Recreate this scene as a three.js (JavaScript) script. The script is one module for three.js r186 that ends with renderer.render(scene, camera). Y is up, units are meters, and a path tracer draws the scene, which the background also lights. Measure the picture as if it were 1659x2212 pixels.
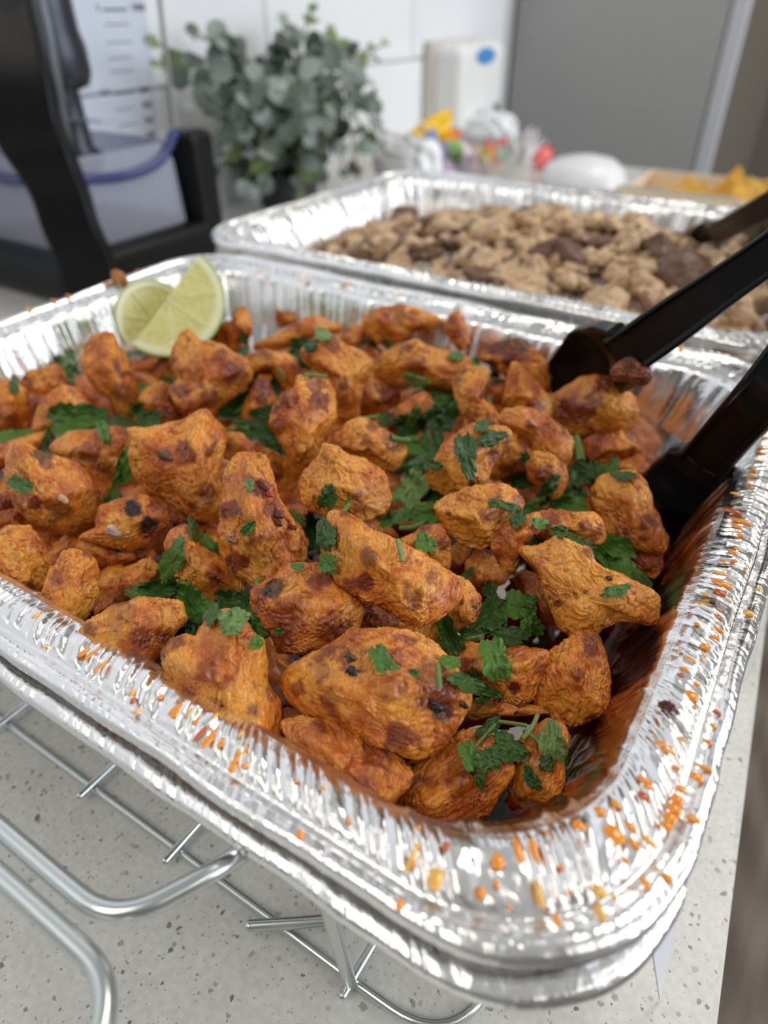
import * as THREE from 'three';
import { mergeGeometries, mergeVertices } from 'three/addons/utils/BufferGeometryUtils.js';
import { RoundedBoxGeometry } from 'three/addons/geometries/RoundedBoxGeometry.js';
import { TextGeometry } from 'three/addons/geometries/TextGeometry.js';
import { FontLoader } from 'three/addons/loaders/FontLoader.js';
import { RectAreaLightUniformsLib } from 'three/addons/lights/RectAreaLightUniformsLib.js';
import { MeshBVH, acceleratedRaycast } from 'three-mesh-bvh';
import { createNoise3D } from 'simplex-noise';

// ---------------------------------------------------------------- camera, sky, light, exposure
// x runs from the tiled wall towards the front edge of the counter, y is up, -z runs along the counter into the picture.
// The rim of the front foil pan lies at y = 1, the counter top at y = 0.9.
const scene = new THREE.Scene();
const V = (x, y, z) => new THREE.Vector3(x, y, z);
const EYE = V(0.16189, 1.1252, 0.18268), FWD = V(-0.432331, -0.595751, -0.676883), RIGHT = V(0.844327, -0.003936, -0.535815), UP = V(-0.316548, 0.80316, -0.50471);
const FOCAL = 1480;
const camera = new THREE.PerspectiveCamera(2 * Math.atan(1106 / FOCAL) * 180 / Math.PI, 1659 / 2212, 0.01, 30);
camera.position.copy(EYE); camera.up.copy(UP); camera.lookAt(EYE.clone().add(FWD));
camera.focus = 0.180; camera.userData.fStop = 8.2;
scene.add(camera);

const renderer = new THREE.WebGLRenderer({ antialias: true });
renderer.toneMapping = THREE.LinearToneMapping;
renderer.toneMappingExposure = 0.94;
renderer.shadowMap.enabled = true;

RectAreaLightUniformsLib.init();
scene.background = new THREE.Color(0.80, 0.88, 1.0);            // overcast sky, seen through the window only
function areaLight(w, h, color, power, at, to) {
  const l = new THREE.RectAreaLight(color, power, w, h);
  l.position.copy(at); scene.add(l); l.lookAt(to); return l;
}
const WINDOW = { x: 3.0, y0: 0.95, y1: 2.25, z0: -2.3, z1: 0.3 };
areaLight(WINDOW.z1 - WINDOW.z0 - 0.1, WINDOW.y1 - WINDOW.y0 - 0.1, 0xeef4ff, 6.2, V(WINDOW.x - 0.03, (WINDOW.y0 + WINDOW.y1) / 2, (WINDOW.z0 + WINDOW.z1) / 2), V(0, (WINDOW.y0 + WINDOW.y1) / 2, (WINDOW.z0 + WINDOW.z1) / 2));
const CEILING_LIGHTS = [[0.45, -1.1, 4.6], [1.8, -1.9, 4], [-0.15, 1.1, 3.2], [1.9, 0.6, 2.2]];           // x, z, power
const CEILING = 2.45;

// ---------------------------------------------------------------- helpers
let seedNow = 1;
function rng(seed) { let a = seed * 2654435761 >>> 0; return () => { a = a + 0x6D2B79F5 | 0; let t = Math.imul(a ^ a >>> 15, 1 | a); t = t + Math.imul(t ^ t >>> 7, 61 | t) ^ t; return ((t ^ t >>> 14) >>> 0) / 4294967296; }; }
const noise = createNoise3D(rng(7));
const fbm = (x, y, z, n = 3) => { let s = 0, a = .5; for (let i = 0; i < n; i++) { s += a * noise(x, y, z); x = x * 2.03 + 11.3; y = y * 2.03 - 4.7; z = z * 2.03 + 2.9; a *= .5; } return s; };
const clamp = (x, a = 0, b = 1) => Math.min(b, Math.max(a, x));
const smooth = (a, b, x) => { const t = clamp((x - a) / (b - a)); return t * t * (3 - 2 * t); };
const mix = (a, b, t) => a + (b - a) * t;
const mix3 = (a, b, t) => [mix(a[0], b[0], t), mix(a[1], b[1], t), mix(a[2], b[2], t)];
const lin = (r, g, b) => { const f = c => { c /= 255; return c <= .04045 ? c / 12.92 : ((c + .055) / 1.055) ** 2.4; }; return [f(r), f(g), f(b)]; };

const taken = {};
function numbered(name) { const n = taken[name] ?? 0; taken[name] = n + 1; return n ? `${name}_${String(n).padStart(3, '0')}` : name; }
function tag(o, label, category, group) { o.userData.label = label; o.userData.category = category; if (group) o.userData.group = group; return o; }
function thing(name, label, category, at = V(0, 0, 0), group) { const o = new THREE.Group(); o.name = numbered(name); o.position.copy(at); scene.add(o); return tag(o, label, category, group); }
function obj(name, geometry, m, parent = scene) {
  const o = new THREE.Mesh(Array.isArray(geometry) ? mergeGeometries(geometry.map(g => { g = g.index ? g.toNonIndexed() : g; for (const k of Object.keys(g.attributes)) if (!['position', 'normal', 'uv'].includes(k)) g.deleteAttribute(k); return g; })) : geometry, m);
  o.name = parent === scene ? numbered(name) : name; o.castShadow = o.receiveShadow = true; parent.add(o); return o;
}
function struct(name, geometry, m, parent = scene) { const o = obj(name, geometry, m, parent); if (parent === scene) o.userData.kind = 'structure'; return o; }
function box(x0, x1, y0, y1, z0, z1, bevel = 0) {
  const g = bevel ? new RoundedBoxGeometry(x1 - x0, y1 - y0, z1 - z0, 2, bevel) : new THREE.BoxGeometry(x1 - x0, y1 - y0, z1 - z0);
  return g.translate((x0 + x1) / 2, (y0 + y1) / 2, (z0 + z1) / 2);
}
function tube(points, radius, seg = 60, closed = false, tension = .5, sides = 12) {
  return new THREE.TubeGeometry(new THREE.CatmullRomCurve3(points, closed, 'catmullrom', tension), seg, radius, sides, closed);
}
// A wire bent with round corners: straight runs joined by arcs of radius r.
function wire(points, radius, r, closed = false) {
  const path = new THREE.CurvePath(), n = points.length, a = [], b = [];
  for (let i = 0; i < n; i++) {
    const p = points[i];
    if (!closed && (i === 0 || i === n - 1)) { a.push(p); b.push(p); continue; }
    const u = points[(i + n - 1) % n].clone().sub(p), v = points[(i + 1) % n].clone().sub(p), k = Math.min(r, u.length() * .45, v.length() * .45);
    a.push(p.clone().addScaledVector(u.normalize(), k)); b.push(p.clone().addScaledVector(v.normalize(), k));
  }
  const pts = [];
  for (let i = 0; i < n; i++) {
    if (a[i] === b[i]) pts.push(a[i]); else { const q = new THREE.QuadraticBezierCurve3(a[i], points[i], b[i]); for (let k = 0; k <= 8; k++) pts.push(q.getPoint(k / 8)); }
    if (closed || i < n - 1) { const from = b[i], to = a[(i + 1) % n]; for (let k = 1; k < 6; k++) pts.push(from.clone().lerp(to, k / 6)); }
  }
  const c = new THREE.CatmullRomCurve3(pts, closed, 'centripetal');
  const g = [new THREE.TubeGeometry(c, Math.ceil(Math.max(pts.length * 3, c.getLength() / .0025)), radius, 12, closed)];
  if (!closed) for (const p of [pts[0], pts[pts.length - 1]]) g.push(new THREE.SphereGeometry(radius, 12, 8).translate(p.x, p.y, p.z));
  return mergeGeometries(g.map(q => q.toNonIndexed()));
}
// Where the line of sight through a pixel of the photograph meets a level (height over the pan rim), a plane along the wall (x) or across it (z).
const sight = (px, py) => FWD.clone().addScaledVector(RIGHT, (px - 829.5) / FOCAL).addScaledVector(UP, -(py - 1106) / FOCAL);
const onY = (px, py, y) => { const d = sight(px, py); return EYE.clone().addScaledVector(d, (1 + y - EYE.y) / d.y); };
const onX = (px, py, x) => { const d = sight(px, py); return EYE.clone().addScaledVector(d, (x - EYE.x) / d.x); };
const onDepth = (px, py, depth) => EYE.clone().addScaledVector(sight(px, py), depth);
const onZ = (px, py, z) => { const d = sight(px, py); return EYE.clone().addScaledVector(d, (z - EYE.z) / d.z); };

function texture(n, fn, repeat, srgb = true) {
  const data = new Uint8Array(n * n * 4);
  for (let j = 0; j < n; j++) for (let i = 0; i < n; i++) { const c = fn(i / n, j / n), k = (j * n + i) * 4; for (let q = 0; q < 3; q++) data[k + q] = clamp(c[q]) * 255; data[k + 3] = 255; }
  const t = new THREE.DataTexture(data, n, n); t.wrapS = t.wrapT = THREE.RepeatWrapping; t.magFilter = t.minFilter = THREE.LinearFilter; if (srgb) t.colorSpace = THREE.SRGBColorSpace; t.needsUpdate = true;
  if (repeat) t.repeat.set(repeat, repeat); return t;
}
// Noise that repeats after one unit: points of a torus in a 3-D noise made of two crossed samples.
const wrapNoise = (u, v, f, s = 0) => { const a = u * 2 * Math.PI, b = v * 2 * Math.PI, r = f / 6.283; return .7 * noise(Math.cos(a) * r + s, Math.sin(a) * r, Math.cos(b) * r) + .7 * noise(Math.cos(a) * r, Math.sin(b) * r + s, Math.sin(a) * r + 5); };
const mat = (color, roughness = .5, more = {}) => new THREE.MeshPhysicalMaterial({ color: Array.isArray(color) ? new THREE.Color(...color) : color, roughness, ...more });
function finish(g, positions, index, uv, colors) {
  g.setAttribute('position', new THREE.BufferAttribute(positions instanceof Float32Array ? positions : new Float32Array(positions), 3));
  if (uv) g.setAttribute('uv', new THREE.BufferAttribute(new Float32Array(uv), 2));
  if (colors) g.setAttribute('color', new THREE.BufferAttribute(new Float32Array(colors), 3));
  g.setIndex(index); g.computeVertexNormals(); return g;
}
// ---------------------------------------------------------------- the room
const whitePaint = mat(lin(226, 226, 222), .8), greyPaint = mat(lin(150, 148, 144), .8), dimPaint = mat(lin(112, 104, 94), .85);
const X0 = -.60, X1 = 3.0, Z0 = -3.3, Z1 = 2.2;
const planks = new THREE.Group(); planks.name = 'floor'; planks.userData.kind = 'structure'; scene.add(planks);
const woodTex = texture(512, (u, v) => { const g = wrapNoise(u * 1, v, 3) * .08 + wrapNoise(u, v, 9, 3) * .04 + .05 * Math.sin(40 * v + 3 * wrapNoise(u, v, 2)); return [.47 + g, .42 + g, .37 + g]; });
obj('floor_base', box(X0, X1, -.06, -.012, Z0, Z1), greyPaint, planks);
for (let i = 0, x = .12; x < 1.1; x += .16, i++) for (let k = 0; k < 2; k++)
  obj('floor_board', box(x, x + .157, -.012, 0, -1.6 + k * 1.4 + (i % 2) * .4, -.21 + k * 1.4 + (i % 2) * .4, .002), new THREE.MeshStandardMaterial({ map: woodTex, roughness: .5, color: new THREE.Color().setScalar(.62 + .16 * ((i * 7 + k * 3) % 5) / 5) }), planks);
struct('ceiling', box(X0 - .1, X1 + .1, CEILING, CEILING + .1, Z0 - .1, Z1 + .1), whitePaint);
struct('wall_back', box(X0 - .1, X1 + .1, 0, CEILING, Z0 - .1, Z0), dimPaint);
struct('wall_front', box(X0 - .1, X1 + .1, 0, CEILING, Z1, Z1 + .1), greyPaint);
const W = WINDOW;
struct('wall_right', [box(X1, X1 + .12, 0, W.y0, Z0, Z1), box(X1, X1 + .12, W.y1, CEILING, Z0, Z1), box(X1, X1 + .12, W.y0, W.y1, Z0, W.z0), box(X1, X1 + .12, W.y0, W.y1, W.z1, Z1)], whitePaint);
{
  const w = new THREE.Group(); w.name = 'window_1'; w.userData.kind = 'structure'; scene.add(w);
  const f = .05, x0 = X1 + .02, x1 = X1 + .08, zm = (W.z0 + W.z1) / 2;
  obj('window_frame', [box(x0, x1, W.y0, W.y0 + f, W.z0, W.z1), box(x0, x1, W.y1 - f, W.y1, W.z0, W.z1), box(x0, x1, W.y0, W.y1, W.z0, W.z0 + f), box(x0, x1, W.y0, W.y1, W.z1 - f, W.z1), box(x0, x1, W.y0, W.y1, zm - f / 2, zm + f / 2)], whitePaint, w);
  const glass = mat(0xffffff, 0, { transmission: 1, ior: 1.5 });
  for (const [a, b] of [[W.z0 + f, zm - f / 2], [zm + f / 2, W.z1 - f]]) obj('window_pane', box(x0 + .025, x0 + .031, W.y0 + f, W.y1 - f, a, b), glass, w);
}
for (const [x, z, power] of CEILING_LIGHTS) {
  const t = thing('ceiling_light', 'flat rectangular white ceiling light panel in a slim frame', 'light', V(x, CEILING - .03, z), 'ceiling light panels');
  obj('frame', [box(-.32, .32, 0, .03, -.62, -.6), box(-.32, .32, 0, .03, .6, .62), box(-.32, -.3, 0, .03, -.6, .6), box(.3, .32, 0, .03, -.6, .6)], whitePaint, t);
  obj('lamp_panel', box(-.3, .3, .012, .03, -.6, .6), mat(0xffffff, .6, { emissive: new THREE.Color(1, .97, .92), emissiveIntensity: power * .15 }), t);
  areaLight(.58, 1.18, 0xfff6ea, power, V(x, CEILING - .035, z), V(x, 0, z));
}
// the tiled wall along the counter: every tile its own piece, joints recessed
{
  const wall = new THREE.Group(); wall.name = 'wall_left'; wall.userData.kind = 'structure'; scene.add(wall);
  obj('wall_core', box(X0 - .1, X0 + .012, 0, CEILING, Z0, Z1), mat(lin(196, 198, 198), .9), wall);
  const glaze = [0, 1, 2].map(i => mat(lin(240 - i * 2, 243 - i * 2, 246 - i * 2), .28, { clearcoat: .3 }));
  const tw = .39, th = .30, gap = .003, xf = X0 + .02;
  const g = box(X0 + .008, xf, gap / 2, th - gap / 2, -tw + gap / 2, -gap / 2, .0018);
  for (let r = -1; r < 4; r++) for (let c = -4; c < 9; c++) {
    const z = -(.69 + (c - 1) * tw + (r % 2 ? tw / 2 : 0)), y = 1.045 + r * th;
    if (z > Z1 || z - tw < -1.56) continue;
    obj('tile', g, glaze[(c * 5 + r * 3 + 40) % 3], wall).position.set(0, y, z);
  }
}
// counter: pale quartz with dark flakes; its front edge runs at a slight angle to the pans
const COUNTER = .9, edgeX = z => .197 + .074 * z;
const quartzTex = (() => {
  const n = 2048, r = rng(21), data = new Uint8Array(n * n * 4);
  for (let j = 0; j < n; j++) for (let i = 0; i < n; i++) { const k = (j * n + i) * 4, v = 214 + 5 * noise(i / 190, j / 190, 1) + 7 * noise(i / 23, j / 23, 4) + 6 * (r() - .5); data[k] = v; data[k + 1] = v - 1; data[k + 2] = v - 6; data[k + 3] = 255; }
  const flake = (cx, cy, size, col, strength) => {
    const m = 5 + (r() * 3 | 0), a0 = r() * 6.28, st = .55 + r() * .5, pts = [];
    for (let q = 0; q < m; q++) { const a = q / m * 6.28 + r() * .7, d = size * (.55 + .6 * r()); const x = Math.cos(a) * d, y = Math.sin(a) * d * st; pts.push([x * Math.cos(a0) - y * Math.sin(a0), x * Math.sin(a0) + y * Math.cos(a0)]); }
    const R = Math.ceil(size * 1.3);
    for (let y = -R; y <= R; y++) for (let x = -R; x <= R; x++) {
      let inside = false; for (let p = 0, q = m - 1; p < m; q = p++) if ((pts[p][1] > y) !== (pts[q][1] > y) && x < (pts[q][0] - pts[p][0]) * (y - pts[p][1]) / (pts[q][1] - pts[p][1]) + pts[p][0]) inside = !inside;
      if (!inside) continue;
      const k = (((cy + y + n) % n) * n + ((cx + x + n) % n)) * 4; for (let c = 0; c < 3; c++) data[k + c] = mix(data[k + c], col[c], strength);
    }
  };
  for (let i = 0; i < 9000; i++) flake(r() * n | 0, r() * n | 0, 1.5 + 3 * r() * r(), r() < .5 ? [112, 114, 112] : [172, 172, 166], .5 + .4 * r());
  for (let i = 0; i < 3000; i++) { const d = r(); flake(r() * n | 0, r() * n | 0, 4 + 8 * r() * r(), d < .28 ? [100, 104, 104] : d < .7 ? [150, 152, 148] : [214, 212, 206], .45 + .45 * r()); }
  const t = new THREE.DataTexture(data, n, n); t.wrapS = t.wrapT = THREE.RepeatWrapping; t.magFilter = t.minFilter = THREE.LinearFilter; t.colorSpace = THREE.SRGBColorSpace; t.repeat.set(3.4, 3.4); t.needsUpdate = true; return t;
})();
{
  const s = new THREE.Shape();
  s.moveTo(X0 + .0228, -Z1 * .4); s.lineTo(edgeX(Z1 * .4) - .002, -Z1 * .4); s.lineTo(edgeX(-1.13) - .002, 1.13); s.lineTo(X0 + .0228, 1.13); s.closePath();
  const g = new THREE.ExtrudeGeometry(s, { depth: .036, bevelEnabled: true, bevelThickness: .002, bevelSize: .002, bevelSegments: 3 }).rotateX(-Math.PI / 2).translate(0, COUNTER - .038, 0);
  const counter = thing('counter', 'pale speckled quartz counter with a straight front edge', 'counter');
  obj('worktop', g, new THREE.MeshPhysicalMaterial({ map: quartzTex, roughness: .28, clearcoat: .15 }), counter);
  obj('cabinet_base', box(X0 + .0228, .03, 0, COUNTER - .038, -1.11, .8), mat(lin(210, 210, 208), .5), counter);
}
// tall grey cabinet at the far end of the counter
{
  const t = thing('tall_cabinet', 'tall plain grey cabinet side with a paler front edge at the counter end', 'cabinet', V(0, 0, 0));
  obj('carcass', box(X0 + .02, -.146, 0, 2.2, -2.15, -1.524, .002), mat(lin(162, 162, 161), .42), t);
  obj('door_edge', box(-.143, -.112, .05, 2.2, -1.54, -1.522, .003), mat(lin(196, 198, 203), .35), t);
  obj('door_front', box(-.143, -.113, .05, 2.2, -2.15, -1.54, .003), mat(lin(104, 98, 88), .4), t);
}
// ---------------------------------------------------------------- foil pans
const foilBump = texture(512, (u, v) => { const a = 1 - Math.abs(wrapNoise(u, v, 9)), b = 1 - Math.abs(wrapNoise(u, v, 22, 8)), c = wrapNoise(u, v, 60, 3); const h = .45 * a * a + .3 * b + .06 * c; return [h, h, h]; }, 1, false);
foilBump.repeat.set(25, 25);
const foil = new THREE.MeshPhysicalMaterial({ color: new THREE.Color(.94, .94, .945), metalness: 1, roughness: .23, bumpMap: foilBump, bumpScale: .00012, vertexColors: true });
// Points of a rounded rectangle, so that the same number lies on each straight and corner whatever its size: [x, z, outward x, outward z, length along].
function roundRect(a, b, r, nx, nz, nc) {
  const out = [], cs = [[1, 1, 0], [-1, 1, 1], [-1, -1, 2], [1, -1, 3]];
  cs.forEach(([sx, sz, q], i) => {
    for (let k = 0; k <= nc; k++) { const t = (q + k / nc) * Math.PI / 2, c = Math.cos(t), s = Math.sin(t); out.push([sx * (a - r) + r * c, sz * (b - r) + r * s, c, s]); }
    const next = cs[(i + 1) % 4], t = (q + 1) * Math.PI / 2, c = Math.cos(t), s = Math.sin(t), n = i % 2 ? nz : nx;
    for (let k = 1; k < n; k++) out.push([mix(sx * (a - r), next[0] * (a - r), k / n) + r * c, mix(sz * (b - r), next[1] * (b - r), k / n) + r * s, c, s]);
  });
  return out;
}
// keys: [offset outward from the crease, corner radius, height]; rows: how many rings lead to that key
function foilSheet(hx, hz, keys, counts, shape, color) {
  const base = roundRect(hx, hz, .037, counts[0], counts[1], counts[2]), n = base.length, along = [0];
  for (let i = 1; i < n; i++) along.push(along[i - 1] + Math.hypot(base[i][0] - base[i - 1][0], base[i][1] - base[i - 1][1]));
  const rows = []; let deep = 0;
  keys.forEach((k, i) => { const m = i ? k[3] || 1 : 1; for (let j = 1; j <= m; j++) { const t = j / m, p = i ? keys[i - 1] : k; const row = [0, 1, 2].map(q => mix(p[q], k[q], t)); if (rows.length) deep += Math.hypot(row[0] - rows[rows.length - 1][0], row[2] - rows[rows.length - 1][2]); row.push(deep, i - 1 + t); rows.push(row); } });
  const pos = [], uv = [], col = [], idx = [];
  for (const row of rows) {
    const ring = roundRect(hx + row[0], hz + row[0], Math.max(.004, row[1]), counts[0], counts[1], counts[2]);
    for (let i = 0; i <= n; i++) {
      const [x, z, nx, nz] = ring[i % n], s = along[i % n] ;
      const d = shape(s, row, ring[i % n], i % n / n);
      pos.push(x + nx * d[0], row[2] + d[1], z + nz * d[0]); uv.push((i === n ? along[n - 1] + .0004 : s), row[3]);
      col.push(...(color ? color(s, row, ring[i % n], i % n / n) : [1, 1, 1]));
    }
  }
  for (let r = 0; r < rows.length - 1; r++) for (let i = 0; i < n; i++) { const a = r * (n + 1) + i, b = a + n + 1; idx.push(a, a + 1, b, b, a + 1, b + 1); }
  return finish(new THREE.BufferGeometry(), pos, idx, uv, col);
}
const ridge = x => 1 - Math.abs(noise(x, 0, .3));
// crimps pressed into the flange: rounded backs and sharp valleys of uneven width
function crimp(s, o, seed, pitch = .0040) {
  const slant = .45 * noise(s * 18, seed, 2), q = (s + slant * o) / pitch + 1.5 * noise(s * 42, seed, 0) + .4 * noise(s * 130, seed, 5);
  return (1 - Math.abs(Math.cos(Math.PI * q)) ** 4) * (.6 + .4 * noise(s * 55, seed, 9));
}
function foilPan(name, label, at, hx, hz, seed, film, plain) {
  const t = thing(name, label, 'foil pan', at);
  const floorY = plain ? -.063 : -.060;
  const fold = (s, k) => { const c = ridge(s * 70 + seed) ** 4 * .0016 + ridge(s * 190 + 3 * seed) ** 3 * .0006; return c * k; };
  const bodyKeys = [[-hx * .98, .001, floorY], [-.045, .03, floorY, 6], [-.034, .034, floorY + .001, 3], [-.031, .034, floorY + .005, 3], [-.0154, .036, -.008, 16], [-.0131, .0365, -.0022, 4], [-.0112, .037, -.0006, 3]];
  const corner = r => smooth(.6, .95, 4 * Math.abs(r[2] * r[3]) * .55 + .0);
  obj('tray_wall', foilSheet(hx, hz, bodyKeys, [420, 340, 90], (s, row, p) => {
    const wall = smooth(1.5, 3, row[4]) * (1 - smooth(4.3, 6, row[4])), k = wall * (plain ? .3 : seed > 5 ? .8 + 1.5 * corner(p) : .55 + .5 * corner(p));
    return [-fold(s, k) + wall * .0005 * noise(s * 30, row[2] * 60, seed), 0];
  }, film), foil, t);
  const w = (s, a) => a * noise(s * 9, seed, 4);
  const rimKeys = plain
    ? [[-.006, .0375, -.001], [-.001, .038, .0004, 3], [.0045, .0385, .0004, 5], [.0066, .039, -.0008, 3], [.0070, .039, -.0030, 3], [.0060, .039, -.0045, 2], [.0045, .0385, -.004, 2]]
    : [[-.0112, .037, -.0006], [-.0082, .037, .0010, 5], [-.0050, .037, .0014, 5], [-.0018, .037, .0003, 4], [-.0002, .037, -.0016, 3], [.0010, .037, -.0008, 2], [.0022, .037, .0007, 3], [.0037, .0375, .0010, 3], [.0050, .0378, .0002, 3], [.0055, .038, -.0015, 3], [.0050, .038, -.0034, 2], [.0036, .0375, -.0036, 2]];
  obj('rim', foilSheet(hx, hz, rimKeys, [1500, 1150, 170], (s, row, p) => {
    const o = row[0]; const free = plain ? 1 : smooth(-.0112, -.009, o); let y = w(s, .0006) * free;
    if (plain) { y += smooth(.001, .006, o) * (.0003 * crimp(s, o, seed + 4, .007) - .0002) + .0005 * noise(s * 35, o * 60, seed); return [.0005 * noise(s * 40, seed, 1), y]; }
    const flange = smooth(-.0112, -.0085, o) * (1 - smooth(-.0022, -.0004, o)), bead = smooth(.0008, .003, o);
    y += flange * (.0014 * crimp(s, o, seed) - .0007 + .0003 * noise(s * 40, o * 60, seed)) + bead * (.0002 * crimp(s, o, seed + 7, .0045) - .0001 + .0005 * noise(s * 34, o * 160, seed));
    return [.0004 * noise(s * 26, seed, 1) * free + bead * .0003 * noise(s * 60, seed, 6), y];
  }, film), foil, t);
  return t;
}
// the front pan: orange oil film up the wall on the near and the right side, thin elsewhere
const FRONT = { hx: .1705, hz: .132 };
function chickenFilm(s, row, p) {
  if (row[0] > -.0111) return [1, 1, 1];
  const side = clamp(p[2] * 1.1 + .12) * .8 * (.25 + .75 * smooth(-.085, -.03, p[1])) + clamp(p[3] - .2) * .6, n = .5 + .5 * fbm(s * 30, row[2] * 40, 3) + .25 * noise(s * 160, row[2] * 60, 8);
  const level = mix(-.046, .004, clamp(side)), f = smooth(.010, -.008, row[2] - level + (n - .5) * .022);
  return mix3([1, 1, 1], mix3([.42, .17, .055], [.62, .33, .15], n), f * .92);
}
const frontPan = foilPan('foil_pan', 'crimped foil pan full of orange chicken, nearest the viewer', V(0, 1, 0), FRONT.hx, FRONT.hz, 1.3, chickenFilm);
foilPan('foil_pan', 'second foil pan nested below the chicken pan, only its plain rim showing', V(0, .9892, 0), FRONT.hx - .0002, FRONT.hz - .0002, 4.1, null, true);
const BACK = { hx: .185, x: -.0135, z: -.285, y: 1.002 };
const backPan = foilPan('foil_pan', 'foil pan of chopped roasted pork standing behind the chicken pan', V(BACK.x, BACK.y, BACK.z), BACK.hx, FRONT.hz, 8.8, (s, row) => row[0] > -.0111 ? [1, 1, 1] : mix3([1, 1, 1], [.7, .6, .48], .5 * smooth(-.012, -.03, row[2] + .008 * noise(s * 60, row[2] * 50, 2))));
// orange oil splashed on the front rim
{
  const oil = mat([.90, .31, .010], .12, { clearcoat: 1, clearcoatRoughness: .05 }), dark = mat([.55, .10, .010], .15, { clearcoat: 1 }), pale = mat([.86, .48, .09], .2, { clearcoat: 1 });
  const r = rng(5), shapes = [0, 1, 2, 3].map(i => { const g = new THREE.SphereGeometry(1, 18, 10, 0, 6.2832, 0, Math.PI / 2), p = g.attributes.position; for (let k = 0; k < p.count; k++) { const a = Math.atan2(p.getZ(k), p.getX(k)), f = 1 + .22 * noise(Math.cos(a) * 1.3 + i * 9, Math.sin(a) * 1.3, i); p.setXYZ(k, p.getX(k) * f, p.getY(k), p.getZ(k) * f); } g.computeVertexNormals(); return g; });
  // x, y, long, wide in pixels of the photograph
  const drops = [[1493,1504,26,22],[1548,1540,14,10],[1540,1568,12,9],[1528,1603,14,8],[1433,1611,30,12],[1443,1625,24,10],[1473,1597,12,9],[1445,1556,14,7],[1393,1687,28,12],[1401,1703,20,10],[1391,1722,22,16],[1296,1754,20,16],[1252,1786,24,20],[1326,1804,36,28],[1260,1825,20,17],[1361,1786,24,13],[1369,1824,24,12],[1401,1818,26,11],[1330,1738,18,13],[1119,1838,46,14],[1155,1842,50,14],[1075,1861,28,24],[1040,1929,22,13],[1073,1911,13,11],[1165,1933,44,13],[1212,1875,13,10],[1294,1927,24,20],[1298,1973,26,15],[1203,1989,20,12],[1326,1939,12,9],[1393,1907,20,14],[1441,1897,18,14],[1497,1770,22,14],[1504,1679,22,16],[1520,1659,28,9],
    [941,1901,40,28],[964,1831,20,16],[892,1850,58,12],[892,1868,14,9],[753,1774,11,9],[530,1654,15,10],[504,1660,18,14],[519,1589,18,10],[517,1635,40,10],[648,1804,18,15],[863,1954,20,14],[382,1535,32,18],[413,1543,24,20],[427,1560,18,12],[440,1580,54,12],[457,1593,50,14],[480,1605,26,11],[463,1550,22,10],[520,1587,16,9],[288,1515,14,10],[287,1497,18,9],[347,1507,12,8],[182,1410,22,10],[200,1413,34,6],[220,1440,36,6],[297,1537,16,8],[343,1493,12,7],[100,1397,10,6],[80,1330,18,6],[523,1617,30,8],[905,1790,12,7],[700,1700,12,8],[640,1690,10,7],
    [1623,1027,15,8],[1626,1015,12,7],[1619,1048,12,6],[1590,1068,17,7],[1582,1105,34,11],[1601,1127,34,12],[1591,1138,18,9],[1599,1158,12,8],[1582,1193,15,10],[1593,1185,10,7],[1562,1213,11,6],[1586,1213,11,6],[1557,1240,32,8],[1560,1262,34,13],[1555,1281,22,14],[1525,1286,15,7],[1531,1310,42,8],[1546,1334,22,13],[1547,1360,25,10],[1544,1378,16,8],[1505,1349,8,6],[1524,1398,20,14],[1492,1404,16,9],[1516,1417,15,9],[1496,1428,34,15],[1478,1446,14,8],[1472,1461,14,11],[1503,1479,16,11],[1617,1325,18,12],[1637,1275,10,7],[1655,948,16,8],[1646,970,16,9],[1643,980,16,9],[1644,999,12,6],[1610,1230,8,6],[1575,1300,8,6],[1500,1530,10,7],[1460,1660,14,8],[1350,1860,14,9],[1230,1930,10,7],[1180,1800,9,7],[1100,1960,10,8],[1020,1860,9,7],[1463,1728,22,20],[1456,1748,24,20],[1448,1768,22,20],[1440,1786,20,16],[1470,1706,16,12],[65,668,18,8],[118,650,16,7],[150,640,22,6],[232,613,14,6],[300,585,14,6],[560,588,20,6],[655,604,22,8],[745,614,16,9],[860,622,12,6],[1200,700,12,7],[1470,752,24,6]];
  for (const [px, py, l, w] of drops) {
    const p = onY(px, py, .0012), c = V(0, 1, 0), e = V(clamp(p.x, -.125, .1275), 1, clamp(p.z, -.09, .087)), dir = p.clone().sub(e), m = obj('sauce_drop', shapes[r() * 4 | 0], r() < .12 ? dark : r() < .2 ? pale : oil, frontPan);
    const k = EYE.distanceTo(p) / FOCAL * .5;
    m.position.copy(p).sub(frontPan.position); m.position.y = .0013; m.rotation.y = -Math.atan2(dir.z, dir.x); m.scale.set(l * k * 1.25, .0005 + w * k * .2, w * k * 1.15);
  }
}
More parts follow.
